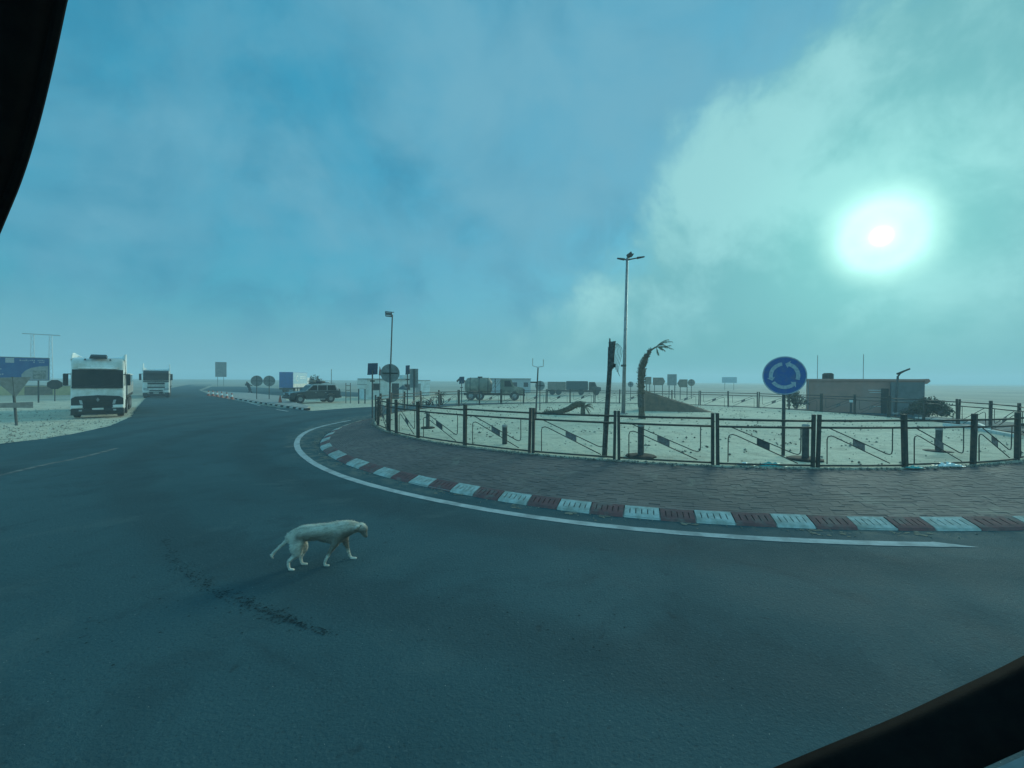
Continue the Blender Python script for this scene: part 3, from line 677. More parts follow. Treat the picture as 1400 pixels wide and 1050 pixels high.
# fallen palm
p, rz = face(775, 567, ZI); t = thing('fallen_palm', 'fallen palm trunk with spiky dead crown lying on the sand', 'fallen palm', p, rz)
TQ = crom([(-1.5, 0, .08), (-1.0, 0, .14), (-.5, .05, .16), (.1, .08, .36), (.5, .06, .60), (.85, .02, .66), (1.05, 0, .58)], 4)
MB().tube(TQ, [.07+.12*min(1, i/14) for i in range(len(TQ))], 9).build('trunk', M_palm, t)
sb = MB()
for k in range(110):
    i = rr.randrange(1, len(TQ)); a_ = rr.uniform(0, 2*PI); o_ = Vector((.2, math.cos(a_), math.sin(a_)))
    sb.tube([TQ[i]+o_*.1, TQ[i]+o_*rr.uniform(.17, .3)+Vector((rr.uniform(-.1, .1), 0, 0))], [.025, .006], 5)
sb.build('leaf_stubs', M_palm, t)['kind'] = 'stuff'
MB().hexa([(.82, -.2, -.1), (1.12, -.2, -.1), (1.12, .2, -.1), (.82, .2, -.1), (.85, -.16, .75), (1.08, -.16, .72), (1.08, .16, .72), (.85, .16, .75)]).build('stump', M_palm, t, bevel=0.04)
for k in range(9):
    fb = MB(); frond(fb, (1.05, 0, .5), (rr.uniform(.4, 1), rr.uniform(-.6, .6), rr.uniform(-.5, .8)), rr.uniform(.5, .95), 1.3, .18, 9, rr); fb.build('frond', M_palm, t)
# young palm among clutter
p, rz = face(602, 552, ZI); t = thing('young_palm', 'small scruffy young palm left of the tank lorry', 'palm tree', p, rz)
MB().tube([(0, 0, -.1), (0, 0, .4), (.02, 0, .8)], [.1, .12, .09], 8).build('trunk', M_palm, t)
for k in range(13):
    a_ = 2*PI*k/13; fb = MB(); frond(fb, (.02, 0, .75), (math.cos(a_), math.sin(a_), rr.uniform(.3, 1.4)), rr.uniform(.55, .85), 1.5, .22, 10, rr); fb.build('frond', M_frond, t)
# wedge shaped earth ramp
pl, rz = face(930, 562.5, ZI); t = None
mb = MB(); V = []; nx, ny = 26, 8; Lw, Dw = 4.75, 2.2
for i in range(nx+1):
    for j in range(ny+1):
        x = -Lw/2 + Lw*i/nx; fy = j/ny
        hgt = 1.5*(1-i/nx); z = hgt*min(1, fy*3.4, (1-fy)*3.4 + .02) + (rr.uniform(-.03, .03) if 0 < j < ny and hgt > .1 else 0)
        V.append((x, -Dw/2 + Dw*fy + rr.uniform(-.03, .03), z - .02))
mb.add(V, [(i*(ny+1)+j, (i+1)*(ny+1)+j, (i+1)*(ny+1)+j+1, i*(ny+1)+j+1) for i in range(nx) for j in range(ny)])
mb.add([V[j] for j in range(ny+1)] + [(-Lw/2, -Dw/2, -.1), (-Lw/2, Dw/2, -.1)], [tuple([ny+1] + list(range(ny+1)) + [ny+2])])
o = mb.build('earth_ramp', M_earth); o.location = pl + Vector((0, .8, 0)); o.rotation_euler = (0, 0, rz*0.4)
tag(o, 'brown wedge-shaped earth ramp sloping down to the right behind the palm', 'earth ramp')
def bush(name, px, py, z, sx, sy, sz, cnt, lab, m=M_leaf, cat='shrub', ls=0.10):
    p, rz = face(px, py, z); t = thing(name, lab, cat, p, rz)
    tr = MB()
    for k in range(7): tr.tube([(rr.uniform(-.1, .1), 0, -.1), (rr.uniform(-sx*.4, sx*.4), rr.uniform(-sy*.4, sy*.4), sz*.7)], [.04, .015], 5)
    tr.build('stems', M_wood, t)
    mb = MB(); cl_ = [(rr.gauss(0, .42)*sx, rr.gauss(0, .4)*sy, sz*(.15+.75*rr.random()**1.1)) for _ in range(26)]
    for k in range(cnt):
        c_ = rr.choice(cl_); q = Vector((c_[0]+rr.gauss(0, .17)*sx, c_[1]+rr.gauss(0, .2)*sy, abs(c_[2]*(1-.35*abs(c_[0])/sx)+rr.gauss(0, .12)*sz)))
        u = Vector((rr.gauss(0, 1), rr.gauss(0, 1), rr.gauss(0, 1))).normalized(); v_ = u.cross(Vector((rr.gauss(0, 1), rr.gauss(0, 1), rr.gauss(0, 1)))).normalized()
        l = ls*rr.uniform(.6, 1.4); mb.add([q-u*l, q+v_*l*.4, q+u*l, q-v_*l*.4], [(0, 1, 2, 3)])
    mb.build('crown', m, t); return t
bush('shrub', 1268, 568, 0.3, 1.15, .9, 1.25, 2600, 'dark leafy shrub at the right end of the pink building')
bush('shrub', 1088, 557, ZI, .7, .6, 1.5, 700, 'thin grey shrub behind the round blue sign', mat('dry_leaf', (0.13, 0.11, 0.08), 0.9))
bush('shrub', 431, 540, 0, .95, .9, 3.0, 900, 'dark leafy tree top showing above the parked off-roader', cat='tree', ls=.2)

# ---------------------------------------------------------------- pink building on the right
b0, b1 = at(1103, 560, 0.1), at(1274, 566, 0.1)
dv = b1 - b0; Lb = dv.length; bz = math.atan2(dv.y, dv.x)
t = thing('flat_roofed_building', 'low pinkish flat-roofed building beyond the island on the right', 'building', b0, bz)
HB = 2.72
wl = MB().box(0, Lb-.5, 0, 5, -.2, HB-.18).build('wall', M_pink, t)
MB().box(-.06, Lb-.40, -.12, 5.1, HB-.18, HB).build('roof_slab', M_pink, t, bevel=0.02)
MB().prism([(Lb-.49, HB-.40), (Lb-.30, HB-.36), (Lb-.12, HB-.16), (Lb-.22, HB+.02), (Lb-.38, HB+.02)], -.15, 5.12, 'y').build('cornice', M_pink, t)
MB().box(Lb*.69, Lb-.52, -.5, -.004, -.2, HB-.25).build('wall_panel', mat('dark_render', (0.15, 0.14, 0.135), .9, (0.11, .105, .10), 2), t)
d1 = MB().box(Lb*.62, Lb*.68, -.05, -.003, -.1, 1.95).build('door', M_dark, t, bevel=.01)
MB().box(Lb*.672, Lb*.676, -.075, -.05, .9, 1.0).build('handle', M_steel, d1)
for xa, xb, z_ in ((.52, .63, 1.78), (.53, .63, 1.60), (.55, .66, .45)):
    MB().box(Lb*xa, Lb*xb, -.04, -.003, z_, z_+.03).build('pipe', M_white, t)
for x_ in (.095, .49):
    MB().tube([(Lb*x_, 1, HB), (Lb*x_, 1, HB+2.1)], .025, 6).build('antenna_rod', M_steel, t)
tk = MB().tube([(Lb*.19, 1.2, HB), (Lb*.19, 1.2, HB+.42), (Lb*.19, 1.2, HB+.52)], [.42, .42, .3], 16).build('water_tank', M_dark, t)
MB().tube([(Lb*.01, -.1, 0), (Lb*.01, -.1, HB)], .03, 6).build('drain_pipe', M_steel, t)
# tap stand, path edging
p, rz = face(1163.5, 567, ZI*0.7); t = thing('tap_stand', 'white-topped stand pipe in front of the pink building', 'stand pipe', p, rz)
MB().tube([(0, 0, -.1), (0, 0, .85)], .05, 8).build('pipe', M_pole, t)
MB().tube([(0, 0, -.02), (0, 0, .08)], [.3, .22], 10).build('foot', M_dark, t)
MB().box(-.1, .1, -.1, .1, .85, 1.05).build('box', M_offwhite, t, bevel=.02)
def edging(name, pts, lab):
    t = thing(name, lab, 'edging'); P = crom(pts, 4); 
    for i in range(len(P)-1):
        a_, b_ = P[i], P[i+1]; tg = (b_-a_).normalized(); nr = Vector((-tg.y, tg.x, 0))*.07; b_ = b_ - tg*.015
        MB().hexa([a_-nr, b_-nr, b_+nr, a_+nr, a_-nr+Vector((0, 0, .16)), b_-nr+Vector((0, 0, .16)), b_+nr+Vector((0, 0, .16)), a_+nr+Vector((0, 0, .16))]).build('edging_stone', M_offwhite, t)
edging('path_edging', [at(1252, 574, ZI-.04), at(1290, 577, ZI-.04), at(1330, 581, ZI-.04), at(1352, 590, ZI-.04)], 'white stone path edging running right, the farther of two')
edging('path_edging', [at(1290, 583, ZI-.04), at(1322, 586, ZI-.04), at(1345, 591, ZI-.04), at(1385, 599, ZI-.04)], 'white stone path edging running right, the nearer of two')

# ---------------------------------------------------------------- vehicles
def wheel(parent, x, y, r, w_, side):
    o = MB().tube([(x-w_/2, y, r), (x-w_/2+.03, y, r), (x+w_/2-.03, y, r), (x+w_/2, y, r)], [r*.9, r, r, r*.9], 20).build('wheel', M_tyre, parent)
    xs = x + side*(w_/2+.004); MB().tube([(xs-side*.05, y, r), (xs, y, r)], [r*.56, r*.5], 14).build('rim', M_steel, o)
    return o
def lorry(px, py, rz, style, lab, trailer=True):
    p = at(px, py); t = thing('lorry', lab, 'lorry', p, rz, 'white lorries parked on the left verge')
    Wd = 1.22
    # cab shell: side profile (y,z), front at y=0
    prof = [(.10, .42), (.03, .62), (0, 1.25), (.0, 1.90), (.17, 2.98), (.27, 3.48), (.50, 3.70), (1.2, 3.78), (2.15, 3.78), (2.15, .95), (1.55, .95), (1.50, .45)]
    if style: prof = [(.10, .42), (.0, .70), (0, 1.25), (.02, 1.95), (.20, 2.85), (.38, 3.10), (.95, 3.22), (1.6, 3.26), (2.15, 3.26), (2.15, .95), (1.55, .95), (1.50, .45)]
    MB().prism(prof, -Wd, Wd, 'x').build('cab', M_white, t, bevel=.11)
    MB().box(-1.17, 1.17, -.10, .08, 1.83, 1.925).build('wiper_cowl', M_black, t, bevel=.02)
    zt, yt, zb, yb = (2.98, .17, 1.92, .0) if not style else (2.86, .2, 1.98, .02)
    ws = MB(); k = 6      # slightly bowed windscreen
    for i in range(k):
        xa, xb = -1.16 + 2.32*i/k, -1.16 + 2.32*(i+1)/k; ba, bb = -.02-.07*(1-(xa/1.16)**2), -.02-.07*(1-(xb/1.16)**2)
        ws.hexa([(xa, yb+ba, zb), (xb, yb+bb, zb), (xb, yb+.05, zb), (xa, yb+.05, zb), (xa, yt+ba, zt), (xb, yt+bb, zt), (xb, yt+.05, zt), (xa, yt+.05, zt)])
    wo = ws.build('windscreen', M_glass, t)
    for x in (-.6, .15): MB().tube([(x, yb-.10, zb+.02), (x+.62, yb-.07, zb+.10)], .012, 5).build('wiper', M_black, wo)
    for s in (-1, 1):
        MB().hexa([(s*(Wd+.004), .35, 1.98), (s*(Wd+.004), 1.25, 1.98), (s*(Wd+.012), 1.25, 1.98), (s*(Wd+.012), .35, 1.98), (s*(Wd+.004), .48, 2.85), (s*(Wd+.004), 1.2, 2.85), (s*(Wd+.012), 1.2, 2.85), (s*(Wd+.012), .48, 2.85)]).build('side_window', M_glass, t)
        mr = MB().box(s*1.42-.11, s*1.42+.11, -.12, .10, 2.0, 2.72).build('mirror', M_black, t, bevel=.04)
        MB().tube([(s*1.2, .15, 2.7), (s*1.5, 0, 2.7)], .03, 6).build('arm', M_black, mr)
        # air deflector fins standing on the cab flanks and roof
        MB().prism([(.75, 3.3 if not style else 3.0), (.42, 3.62 if not style else 3.08), (.9, 4.02 if not style else 3.85), (2.25, 4.05 if not style else 3.95), (2.25, 2.2)], s*Wd-.02 if s > 0 else -Wd-.04, s*Wd+.04 if s > 0 else -Wd+.02, 'x').build('deflector', M_white, t)
        zf = 3.66 if not style else 3.12
        MB().hexa([(s*1.23, .55, zf-.1), (s*.62, .75, zf), (s*.62, 2.2, zf), (s*1.23, 2.2, zf-.1), (s*1.27, .85, zf+.34), (s*.95, 1.1, zf+.16), (s*.95, 2.2, zf+.2), (s*1.27, 2.2, zf+.42)]).build('roof_fairing', M_white, t, bevel=.02)
        hl = MB().hexa([(s*.66, -.055, .84), (s*1.14, -.02, .86), (s*1.14, .06, .86), (s*.66, .06, .84), (s*.72, -.055, 1.10), (s*1.17, -.02, 1.16), (s*1.17, .06, 1.16), (s*.72, .06, 1.10)]).build('headlight', M_lamp, t, bevel=.01)
        MB().box(s*.93-.25, s*.93+.25, -.07, .1, .60, .79).build('bumper_end', M_white, t, bevel=.03)
        MB().box(s*1.0-.2, s*1.0+.2, -.05, .25, .30, .585).build('bumper_skirt', M_black, t, bevel=.03)
        wheel(t, s*1.02, 1.05, .50, .32, s); 
        for y in (4.0,): wheel(t, s*.95, y, .50, .55, s)
    if not style:
        MB().prism([(-1.19, 1.20), (-1.0, 1.33), (0, 1.40), (1.0, 1.33), (1.19, 1.20), (1.19, .80), (.64, .62), (.6, .36), (-.6, .36), (-.64, .62), (-1.19, .80)], -.045, .12, 'y').build('grille_surround', M_black, t)
        for z in (.62, .76, .90, 1.04): MB().box(-.56, .56, -.075, -.048, z, z+.05).build('grille_bar', M_dark, t)
        MB().prism([(0, 1.25), (-.08, 1.12), (0, .99), (.08, 1.12)], -.095, -.078, 'y').build('emblem', M_steel, t)
        MB().hexa([(-.42, .1, 3.66), (.42, .1, 3.66), (.42, .6, 3.8), (-.42, .6, 3.8), (-.36, .15, 3.82), (.36, .15, 3.82), (.36, .6, 3.95), (-.36, .6, 3.95)]).build('roof_hatch_lamp', M_black, t, bevel=.02)
        for x in (-.6, .55): MB().tube([(x, .30, 3.62), (x, .22, 3.60)], .05, 8).build('roof_lamp', M_black, t)
        MB().hexa([(-.9, -.10, 3.04), (.9, -.10, 3.04), (.9, .2, 3.1), (-.9, .2, 3.1), (-.9, .0, 3.10), (.9, .0, 3.10), (.9, .25, 3.16), (-.9, .25, 3.16)]).build('sun_visor', M_white, t)
        MB().box(-1.21, 1.21, -.065, .5, .20, .575).build('lower_bumper', M_black, t, bevel=.03)
        MB().box(-1.0, 1.0, -.085, -.066, .30, .40).build('air_slot', M_dark, t)
        for s in (-1, 1): MB().box(s*.78-.07, s*.78+.07, -.085, -.066, .42, .52).build('fog_lamp', M_lamp, t)
    else:
        MB().hexa([(-1.15, -.22, 2.78), (1.15, -.22, 2.78), (1.15, .2, 2.9), (-1.15, .2, 2.9), (-1.15, -.12, 3.02), (1.15, -.12, 3.02), (1.15, .3, 3.12), (-1.15, .3, 3.12)]).build('sun_visor', M_black, t, bevel=.02)
        for z, hgt, wd in ((1.52, .22, .78), (1.10, .14, .80), (.80, .12, .62)): MB().box(-wd, wd, -.035, .04, z, z+hgt).build('grille_bar', M_black, t, bevel=.01)
        MB().box(-.62, .62, -.04, .1, .34, .72).build('grille_surround', M_black, t, bevel=.02)
        MB().box(-.8, .8, -.05, .0, 1.30, 1.40).build('trim', M_steel, t)
        MB().box(-1.21, 1.21, -.035, .5, .20, .42).build('lower_bumper', M_black, t, bevel=.03)
    MB().box(-.26, .26, -.10, -.08, .50, .61).build('number_plate', M_offwhite, t)
    MB().box(-.5, .5, 1.6, 5.2, .55, .95).build('chassis', M_dark, t)
    if trailer:
        tr = MB().box(-1.25, 1.25, 2.9, 12.2, 1.12, 1.30).build('trailer', M_dark, t)
        MB().box(-1.25, 1.25, 2.9, 3.0, 1.30, 2.75).build('headboard', M_steel, tr)
        for s in (-1, 1):
            for k in range(5):
                y0 = 3.05 + k*1.83
                MB().box(s*1.25-.03, s*1.25+.03, y0, y0+.09, 1.305, 2.72).build('stake', M_white, tr)
                MB().box(s*1.25-.02, s*1.25+.02, y0+.12, y0+1.78, 1.36, 1.95 if k % 2 else 2.2).build('side_panel', M_signback if k % 2 else M_conc, tr)
            MB().box(s*1.25-.025, s*1.25+.025, 3.05, 12.2, 2.73, 2.80).build('side_rail', M_white, tr)
            for y in (8.6, 9.9, 11.2): wheel(tr, s*.98, y, .50, .42, s)
            MB().box(s*1.15-.04, s*1.15+.04, 5.6, 7.8, .5, 1.0).build('side_guard', M_dark, tr)
    else:
        bd_ = MB().box(-1.22, 1.22, 2.5, 9.0, 1.1, 2.9).build('load_box', M_offwhite, t, bevel=.03)
    return t
lorry(134, 571, math.radians(39), 0, 'white lorry with black grille and flatbed trailer, the nearer of two')
lo_ = lorry(213.5, 544, math.radians(37), 1, 'white lorry with dark sun visor, parked farther back of two'); lo_.scale = (1.07, 1.07, 1.10)

# off-roader, nose to the left and a little towards us
def offroader(px, py, rz, lab):
    p = at(px, py); t = thing('off_road_car', lab, 'car', p, rz); Wd = .90
    body = [(0, .55), (.02, .95), (.18, 1.02), (1.35, 1.12), (1.50, 1.15), (4.72, 1.18), (4.80, .60), (4.70, .45), (4.35, .42), (4.25, .75), (3.95, .90), (3.65, .90), (3.35, .75), (3.22, .42), (1.42, .42), (1.32, .75), (1.05, .90), (.75, .90), (.48, .75), (.38, .42), (.06, .42)]
    MB().prism(body, -Wd, Wd, 'x').build('body', M_navy, t, bevel=.03)
    cabp = [(1.36, 1.10), (2.02, 1.72), (2.25, 1.80), (4.30, 1.80), (4.70, 1.16)]
    MB().prism(cabp, -Wd+.09, Wd-.09, 'x').build('cabin', M_silver, t, bevel=.05)
    MB().hexa([(-.74, 1.40, 1.16), (.74, 1.40, 1.16), (.74, 1.5, 1.16), (-.74, 1.5, 1.16), (-.68, 1.97, 1.70), (.68, 1.97, 1.70), (.68, 2.05, 1.70), (-.68, 2.05, 1.70)]).build('windscreen', M_glass, t)
    for s in (-1, 1):
        x = s*(Wd-.09)
        for ya, yb_, yc, yd in ((1.62, 2.50, 2.12, 2.50), (2.58, 3.42, 2.58, 3.42), (3.50, 4.42, 3.50, 4.22)):
            MB().hexa([(x, ya, 1.20), (x+s*.008, ya, 1.20), (x+s*.008, yb_, 1.20), (x, yb_, 1.20), (x, yc, 1.70), (x+s*.008, yc, 1.70), (x+s*.008, yd, 1.70), (x, yd, 1.70)]).build('side_window', M_glass, t)
        for y in (.90, 3.80): wheel(t, s*.78, y, .40, .26, s)
        MB().box(s*.68-.16, s*.68+.16, -.03, .05, .80, .97).build('headlight', M_lamp, t, bevel=.02)
        MB().box(s*1.02-.10, s*1.02+.10, 1.62, 1.74, 1.18, 1.38).build('mirror', M_black, t, bevel=.02)
        for y in (1.6, 2.54): 
            d_ = MB().box(s*Wd, s*Wd+s*.012, y, y+.86, .50, 1.10).build('door', M_navy, t)
            MB().box(s*Wd+s*.012, s*Wd+s*.04, y+.66, y+.80, .98, 1.02).build('handle', M_silver, d_)
        MB().box(s*.93-.06, s*.93+.06, 1.45, 3.2, .32, .40).build('side_step', M_silver, t)
        MB().box(s*.62-.02, s*.62+.02, 2.2, 4.3, 1.90, 1.93).build('roof_rail', M_black, t)
    MB().box(-.42, .42, -.04, .04, .72, .98).build('grille', M_black, t, bevel=.01)
    MB().box(-.90, .90, -.14, .06, .46, .66).build('bumper', M_black, t, bevel=.04)
    MB().box(-.85, .85, 4.78, 4.92, .46, .70).build('bumper', M_black, t, bevel=.04)
    MB().tube([(0, 4.80, 1.0), (0, 5.02, 1.0)], .36, 18).build('spare_wheel', M_tyre, t)
    return t
car_rz = math.radians(-44)
oc_ = offroader(392, 551.5, car_rz, 'dark off-roader with loaded roof parked beyond the road')
oc_.scale = (1.08,)*3
cp = at(392, 551.5); Rm = Matrix.Rotation(car_rz, 3, 'Z')
def on_car(x, y, z): return cp + Rm @ (Vector((x, y, z))*1.08)
t = thing('roof_luggage', 'bundled luggage tied on the roof of the off-roader', 'luggage', on_car(0, 2.4, 1.93), car_rz)
for i, (x, y, s1, m_) in enumerate(((-.2, .1, .45, M_brown), (.25, .55, .4, M_cloth), (-.1, 1.0, .42, M_brown), (.1, 1.5, .3, M_white))):
    MB().ball((x, y, s1*.25), s1, 10, 6, (1, .85, .36)).build('bundle', m_, t)
# blue box lorry, seen from behind its blue rear
p = at(391, 537); t = thing('box_lorry', 'blue box lorry with pale lettered side parked far off', 'lorry', p, math.radians(4)); t.scale = (.95,)*3
bx_ = MB().box(-1.25, 1.25, 0, 6.8, .95, 3.9).build('load_box', M_blue, t, bevel=.03)
# (side facing right in the photograph carries the pale panel)
MB().box(1.256, 1.27, .1, 6.7, 1.0, 3.85).build('side_panel', mat('pale_blue_panel', (.30, .48, .58), .5), bx_)
MB().box(1.272, 1.28, .1, 6.7, 1.0, 1.7).build('side_stripe', M_offwhite, bx_)
lg = MB(); Vv = []
for i in range(17):
    q = math.radians(50 + 260*i/16)
    for r_ in (.38, .58): Vv.append((1.282, 2.0 + r_*math.cos(q), 2.7 + r_*math.sin(q)))
lg.add(Vv, [(2*i, 2*i+1, 2*i+3, 2*i+2) for i in range(16)]); lg.build('logo', M_white, bx_)
for z in (3.0, 2.7): MB().box(1.274, 1.282, 3.2, 5.8, z, z+.12).build('lettering', M_white, bx_)
MB().box(-1.2, 1.2, 7.0, 8.8, .9, 2.9).build('cab', M_white, t, bevel=.08)
MB().box(-1.2, 1.2, -.05, 0.1, .6, .9).build('tail_bar', M_dark, t)
MB().box(-.5, .5, .2, 8.0, .55, .93).build('chassis', M_dark, t)
for s in (-1, 1):
    for y in (1.6, 2.8, 7.8): wheel(t, s*1.0, y, .5, .4, s)
    MB().box(s*1.35-.1, s*1.35+.1, 8.6, 8.75, 1.9, 2.7).build('mirror', M_black, t)
# tank lorry, nose to the right
p, rz = face(678, 547, 0); t = thing('tank_lorry', 'old olive tank lorry standing beyond the island', 'lorry', p, rz)
prof_r = [(.0, .55), (.25, .98), (.6, 1.06), (2.2, 1.06), (2.55, .98), (2.8, .55)]
tk = MB(); tk.tube([(-3.9 + y*1.22, 0, 1.75) for y, r in prof_r], [r for y, r in prof_r], 20).build('tank', M_olive, t, smooth=True)
for x in (-3.2, -2.1, -1.0): MB().tube([(x-.04, 0, 1.75), (x+.04, 0, 1.75)], 1.08, 20).build('tank_band', M_dark, t)
MB().tube([(-2.0, 0, 2.75), (-2.0, 0, 2.95)], .3, 12).build('hatch', M_dark, t)
MB().box(-4.0, 3.3, -.45, .45, .62, .88).build('chassis', M_dark, t)
MB().prism([(.55, .8), (.55, 2.62), (1.9, 2.62), (2.25, 1.75), (3.4, 1.6), (3.5, .8)], -1.05, 1.05, 'y').build('cab', mat('faded_green', (.10, .115, .085), .7, (.15, .14, .10), 2, dirt=DUST), t, bevel=.05)
MB().prism([(1.05, 1.72), (1.05, 2.42), (1.72, 2.42), (2.0, 1.72)], -1.062, 1.062, 'y').build('side_window', M_glass, t)
MB().tube([(-.1, -1.0, .9), (-.1, -1.0, 2.7)], .05, 6).build('exhaust', M_dark, t)
for k, x in enumerate((-.3, .1, .4)): MB().tube([(x-.5, -1.08, 1.5), (x+.2, -1.08, 2.5)], .035, 6).build('strut', M_brown, t)
MB().box(3.4, 3.6, -1.1, 1.1, .55, .85).build('bumper', M_dark, t, bevel=.02)
for x in (-3.1, -2.0, 2.3):
    for s in (-1, 1):
        o = MB().tube([(x, s*.95-.18, .55), (x, s*.95+.18, .55)], .55, 20).build('wheel', M_tyre, t); MB().tube([(x, s*1.13, .55), (x, s*1.15, .55)], .28, 14).build('rim', M_steel, o)
MB().tube([(-3.9, 0, 2.3), (-4.6, 0, 2.6), (-4.9, 0, 2.3)], [.16, .16, .12], 8).build('filler_spout', M_dark, t)
# flat trailer truck with dark tarpaulin
p, rz = face(788, 540, 0); t = thing('tarpaulin_lorry', 'dark tarpaulin covered lorry far behind the fallen palm', 'lorry', p, rz)
MB().box(-5.0, -1.9, -1.2, 1.2, .9, 2.3).build('load_box', M_brown, t, bevel=.05)
MB().box(-1.8, 2.0, -1.2, 1.2, .9, 2.45).build('tarpaulin', mat('dark_tarp', (.03, .05, .055), .8), t, bevel=.15)
MB().prism([(2.2, .7), (2.2, 2.3), (3.2, 2.3), (3.5, 1.5), (4.2, 1.4), (4.2, .7)], -1.05, 1.05, 'y').build('cab', M_dark, t, bevel=.05)
MB().prism([(2.5, 1.55), (2.5, 2.15), (3.1, 2.15), (3.3, 1.55)], -1.062, 1.062, 'y').build('side_window', M_glass, t)
MB().box(-5.0, 4.0, -.4, .4, .55, .85).build('chassis', M_dark, t)
for x in (-4.2, -3.1, .8, 3.4):
    for s in (-1, 1): MB().tube([(x, s*.95-.15, .48), (x, s*.95+.15, .48)], .48, 16).build('wheel', M_tyre, t)

# ---------------------------------------------------------------- left verge: billboard, sign backs, pylon, walls
def board(name, px, py, z, w_, z0, z1, lab, cat, m=M_brown, legs=(-.6, .6), frame=True, turn=0, legm=M_wood):
    p, rz = face(px, py, z); t = thing(name, lab, cat, p, rz+turn)
    pn = MB().box(-w_/2, w_/2, -.04, .04, z0, z1).build('panel', m, t)
    for l in legs: MB().box(w_/2*l-.06, w_/2*l+.06, .045, .16, -.2, z1-.1).build('leg', legm, t)
    if frame:
        for a_ in ((-w_/2-.05, w_/2+.05, z1, z1+.06), (-w_/2-.05, w_/2+.05, z0-.06, z0)): MB().box(a_[0], a_[1], -.06, .06, a_[2], a_[3]).build('frame_rail', M_signback, t)
        for s in (-1, 1): MB().box(s*(w_/2+.025)-.025, s*(w_/2+.025)+.025, -.06, .06, z0, z1).build('frame_rail', M_signback, t)
    return t, pn
t, pn = board('billboard', 14, 551, 0, 5.1, 2.2, 4.35, 'large blue billboard with pale curved shape and dark picture on the left verge', 'billboard', mat('billboard_blue', (.012, .065, .22), .5, (.02, .10, .26), 1.2), (-.5, .72))
# pale curved print, small picture and text lines (flat prints, a few millimetres thick)
cv = [(2.5, 2.23), (1.0, 2.23), (.72, 2.45), (.72, 2.75), (.95, 3.1), (1.35, 3.4), (1.9, 3.55), (2.5, 3.6)]
MB().prism(cv, -.046, -.042, 'y').build('print', mat('billboard_pale', (.30, .31, .32), .6, (.22, .24, .26), 3), t)
MB().box(1.45, 2.35, -.052, -.048, 2.32, 3.15).build('picture', mat('billboard_photo', (.12, .13, .13), .6, (.3, .3, .28), 7), t)
MB().box(-.3, .25, -.052, -.048, 3.85, 4.3).build('emblem', M_signwhite, t)
for k, (xa, xb, z_) in enumerate(((1.0, 2.35, 4.08), (.6, 1.3, 4.05), (1.5, 2.3, 3.9), (-1.8, -.4, 3.2), (-2.0, -.6, 2.95), (-2.2, -.3, 2.7))):
    for q in range(int((xb-xa)/.13)):
        if rr.random() < .8: MB().box(xa+.13*q, xa+.13*q+.085, -.05, -.046, z_, z_+rr.uniform(.05, .11)).build('lettering', M_signwhite, t)
# give way triangle seen from behind
p, rz = face(22, 581, 0); t = thing('road_sign', 'back of a triangular sign with a cross board on the left verge', 'road sign', p, rz+.1)
MB().tube([(0.03, .05, -.2), (-.12, .05, 2.5)], .055, 8).build('post', M_pole, t)
MB().prism([(-.82, 2.45), (.55, 2.50), (-.02, 1.42)], -.0, .03, 'y').build('triangle', M_signback, t, bevel=.006)
MB().hexa([(-.55, -.04, .92), (.60, -.04, .86), (.60, -.01, .86), (-.55, -.01, .92), (-.55, -.04, 1.16), (.60, -.04, 1.18), (.60, -.01, 1.18), (-.55, -.01, 1.16)]).build('cross_board', M_signback, t)
p, rz = face(75, 548, 0); t = thing('road_sign', 'octagonal stop sign back beside the nearer lorry', 'road sign', p, rz)
MB().tube([(0, .05, -.2), (0, .05, 2.2)], .05, 8).build('post', M_pole, t)
MB().prism([(.62*math.cos(PI/8+k*PI/4), 1.72+.52*math.sin(PI/8+k*PI/4)) for k in range(8)], 0, .03, 'y').build('octagon', M_dark, t)
board('notice_board', 53, 544, 0, 2.3, .35, 1.35, 'low brown notice board under the blue billboard', 'notice board', M_brown, (0,), False)
# lattice pylon pair
p, rz = face(57, 524, 0); p = p*1.0; t = thing('power_pylon', 'twin lattice power pylon fading behind the blue billboard', 'pylon', p, rz)
scp = p.length/600*math.cos(math.atan(643/600.))
HT = 66*p.y/F; sx = 8.5*p.y/F
for s in (-1, 1):
    lm = MB(); w0, w1 = .55*p.y/150, .32*p.y/150
    for a_ in (-1, 1):
        for b_ in (-1, 1): lm.tube([(s*sx+a_*w0, b_*w0, 0), (s*sx+a_*w1, b_*w1, HT)], .09, 4)
    kz = 12
    for k in range(kz):
        za, zb_ = HT*k/kz, HT*(k+1)/kz; f0 = w0+(w1-w0)*k/kz; f1 = w0+(w1-w0)*(k+1)/kz; q = 1 if k % 2 else -1
        for b_ in (-1, 1): lm.tube([(s*sx-q*f0, b_*f0, za), (s*sx+q*f1, b_*f1, zb_)], .05, 4); lm.tube([(s*sx+b_*f0, -q*f0, za), (s*sx+b_*f1, q*f1, zb_)], .05, 4)
    lm.build('lattice_mast', M_steel, t)
MB().box(-sx*2.1, sx*2.1, -.2, .2, HT, HT+.35).build('cross_arm', M_steel, t)
for k, (x, w_, lab) in enumerate(((36, 6, 'low yellow wall under the blue billboard'), (84, 3.4, 'short yellow wall stub behind the stop sign'))):
    p, rz = face(x, 540, 0); t = thing('yard_wall', lab, 'wall', p, rz)
    MB().box(-w_/2, w_/2, 0, .3, -.1, 1.25).build('wall', M_yellow, t); MB().box(-w_/2-.04, w_/2+.04, -.04, .34, 1.25, 1.33).build('coping', M_conc, t)

# ---------------------------------------------------------------- middle distance
board('billboard', 302, 528, 0, 2.9, 3.0, 7.6, 'tall grey notice billboard on two legs far left of the blue lorry', 'billboard', mat('grey_board', (.17, .165, .15), .8, (.10, .10, .09), .8), (-.6, .5), True)
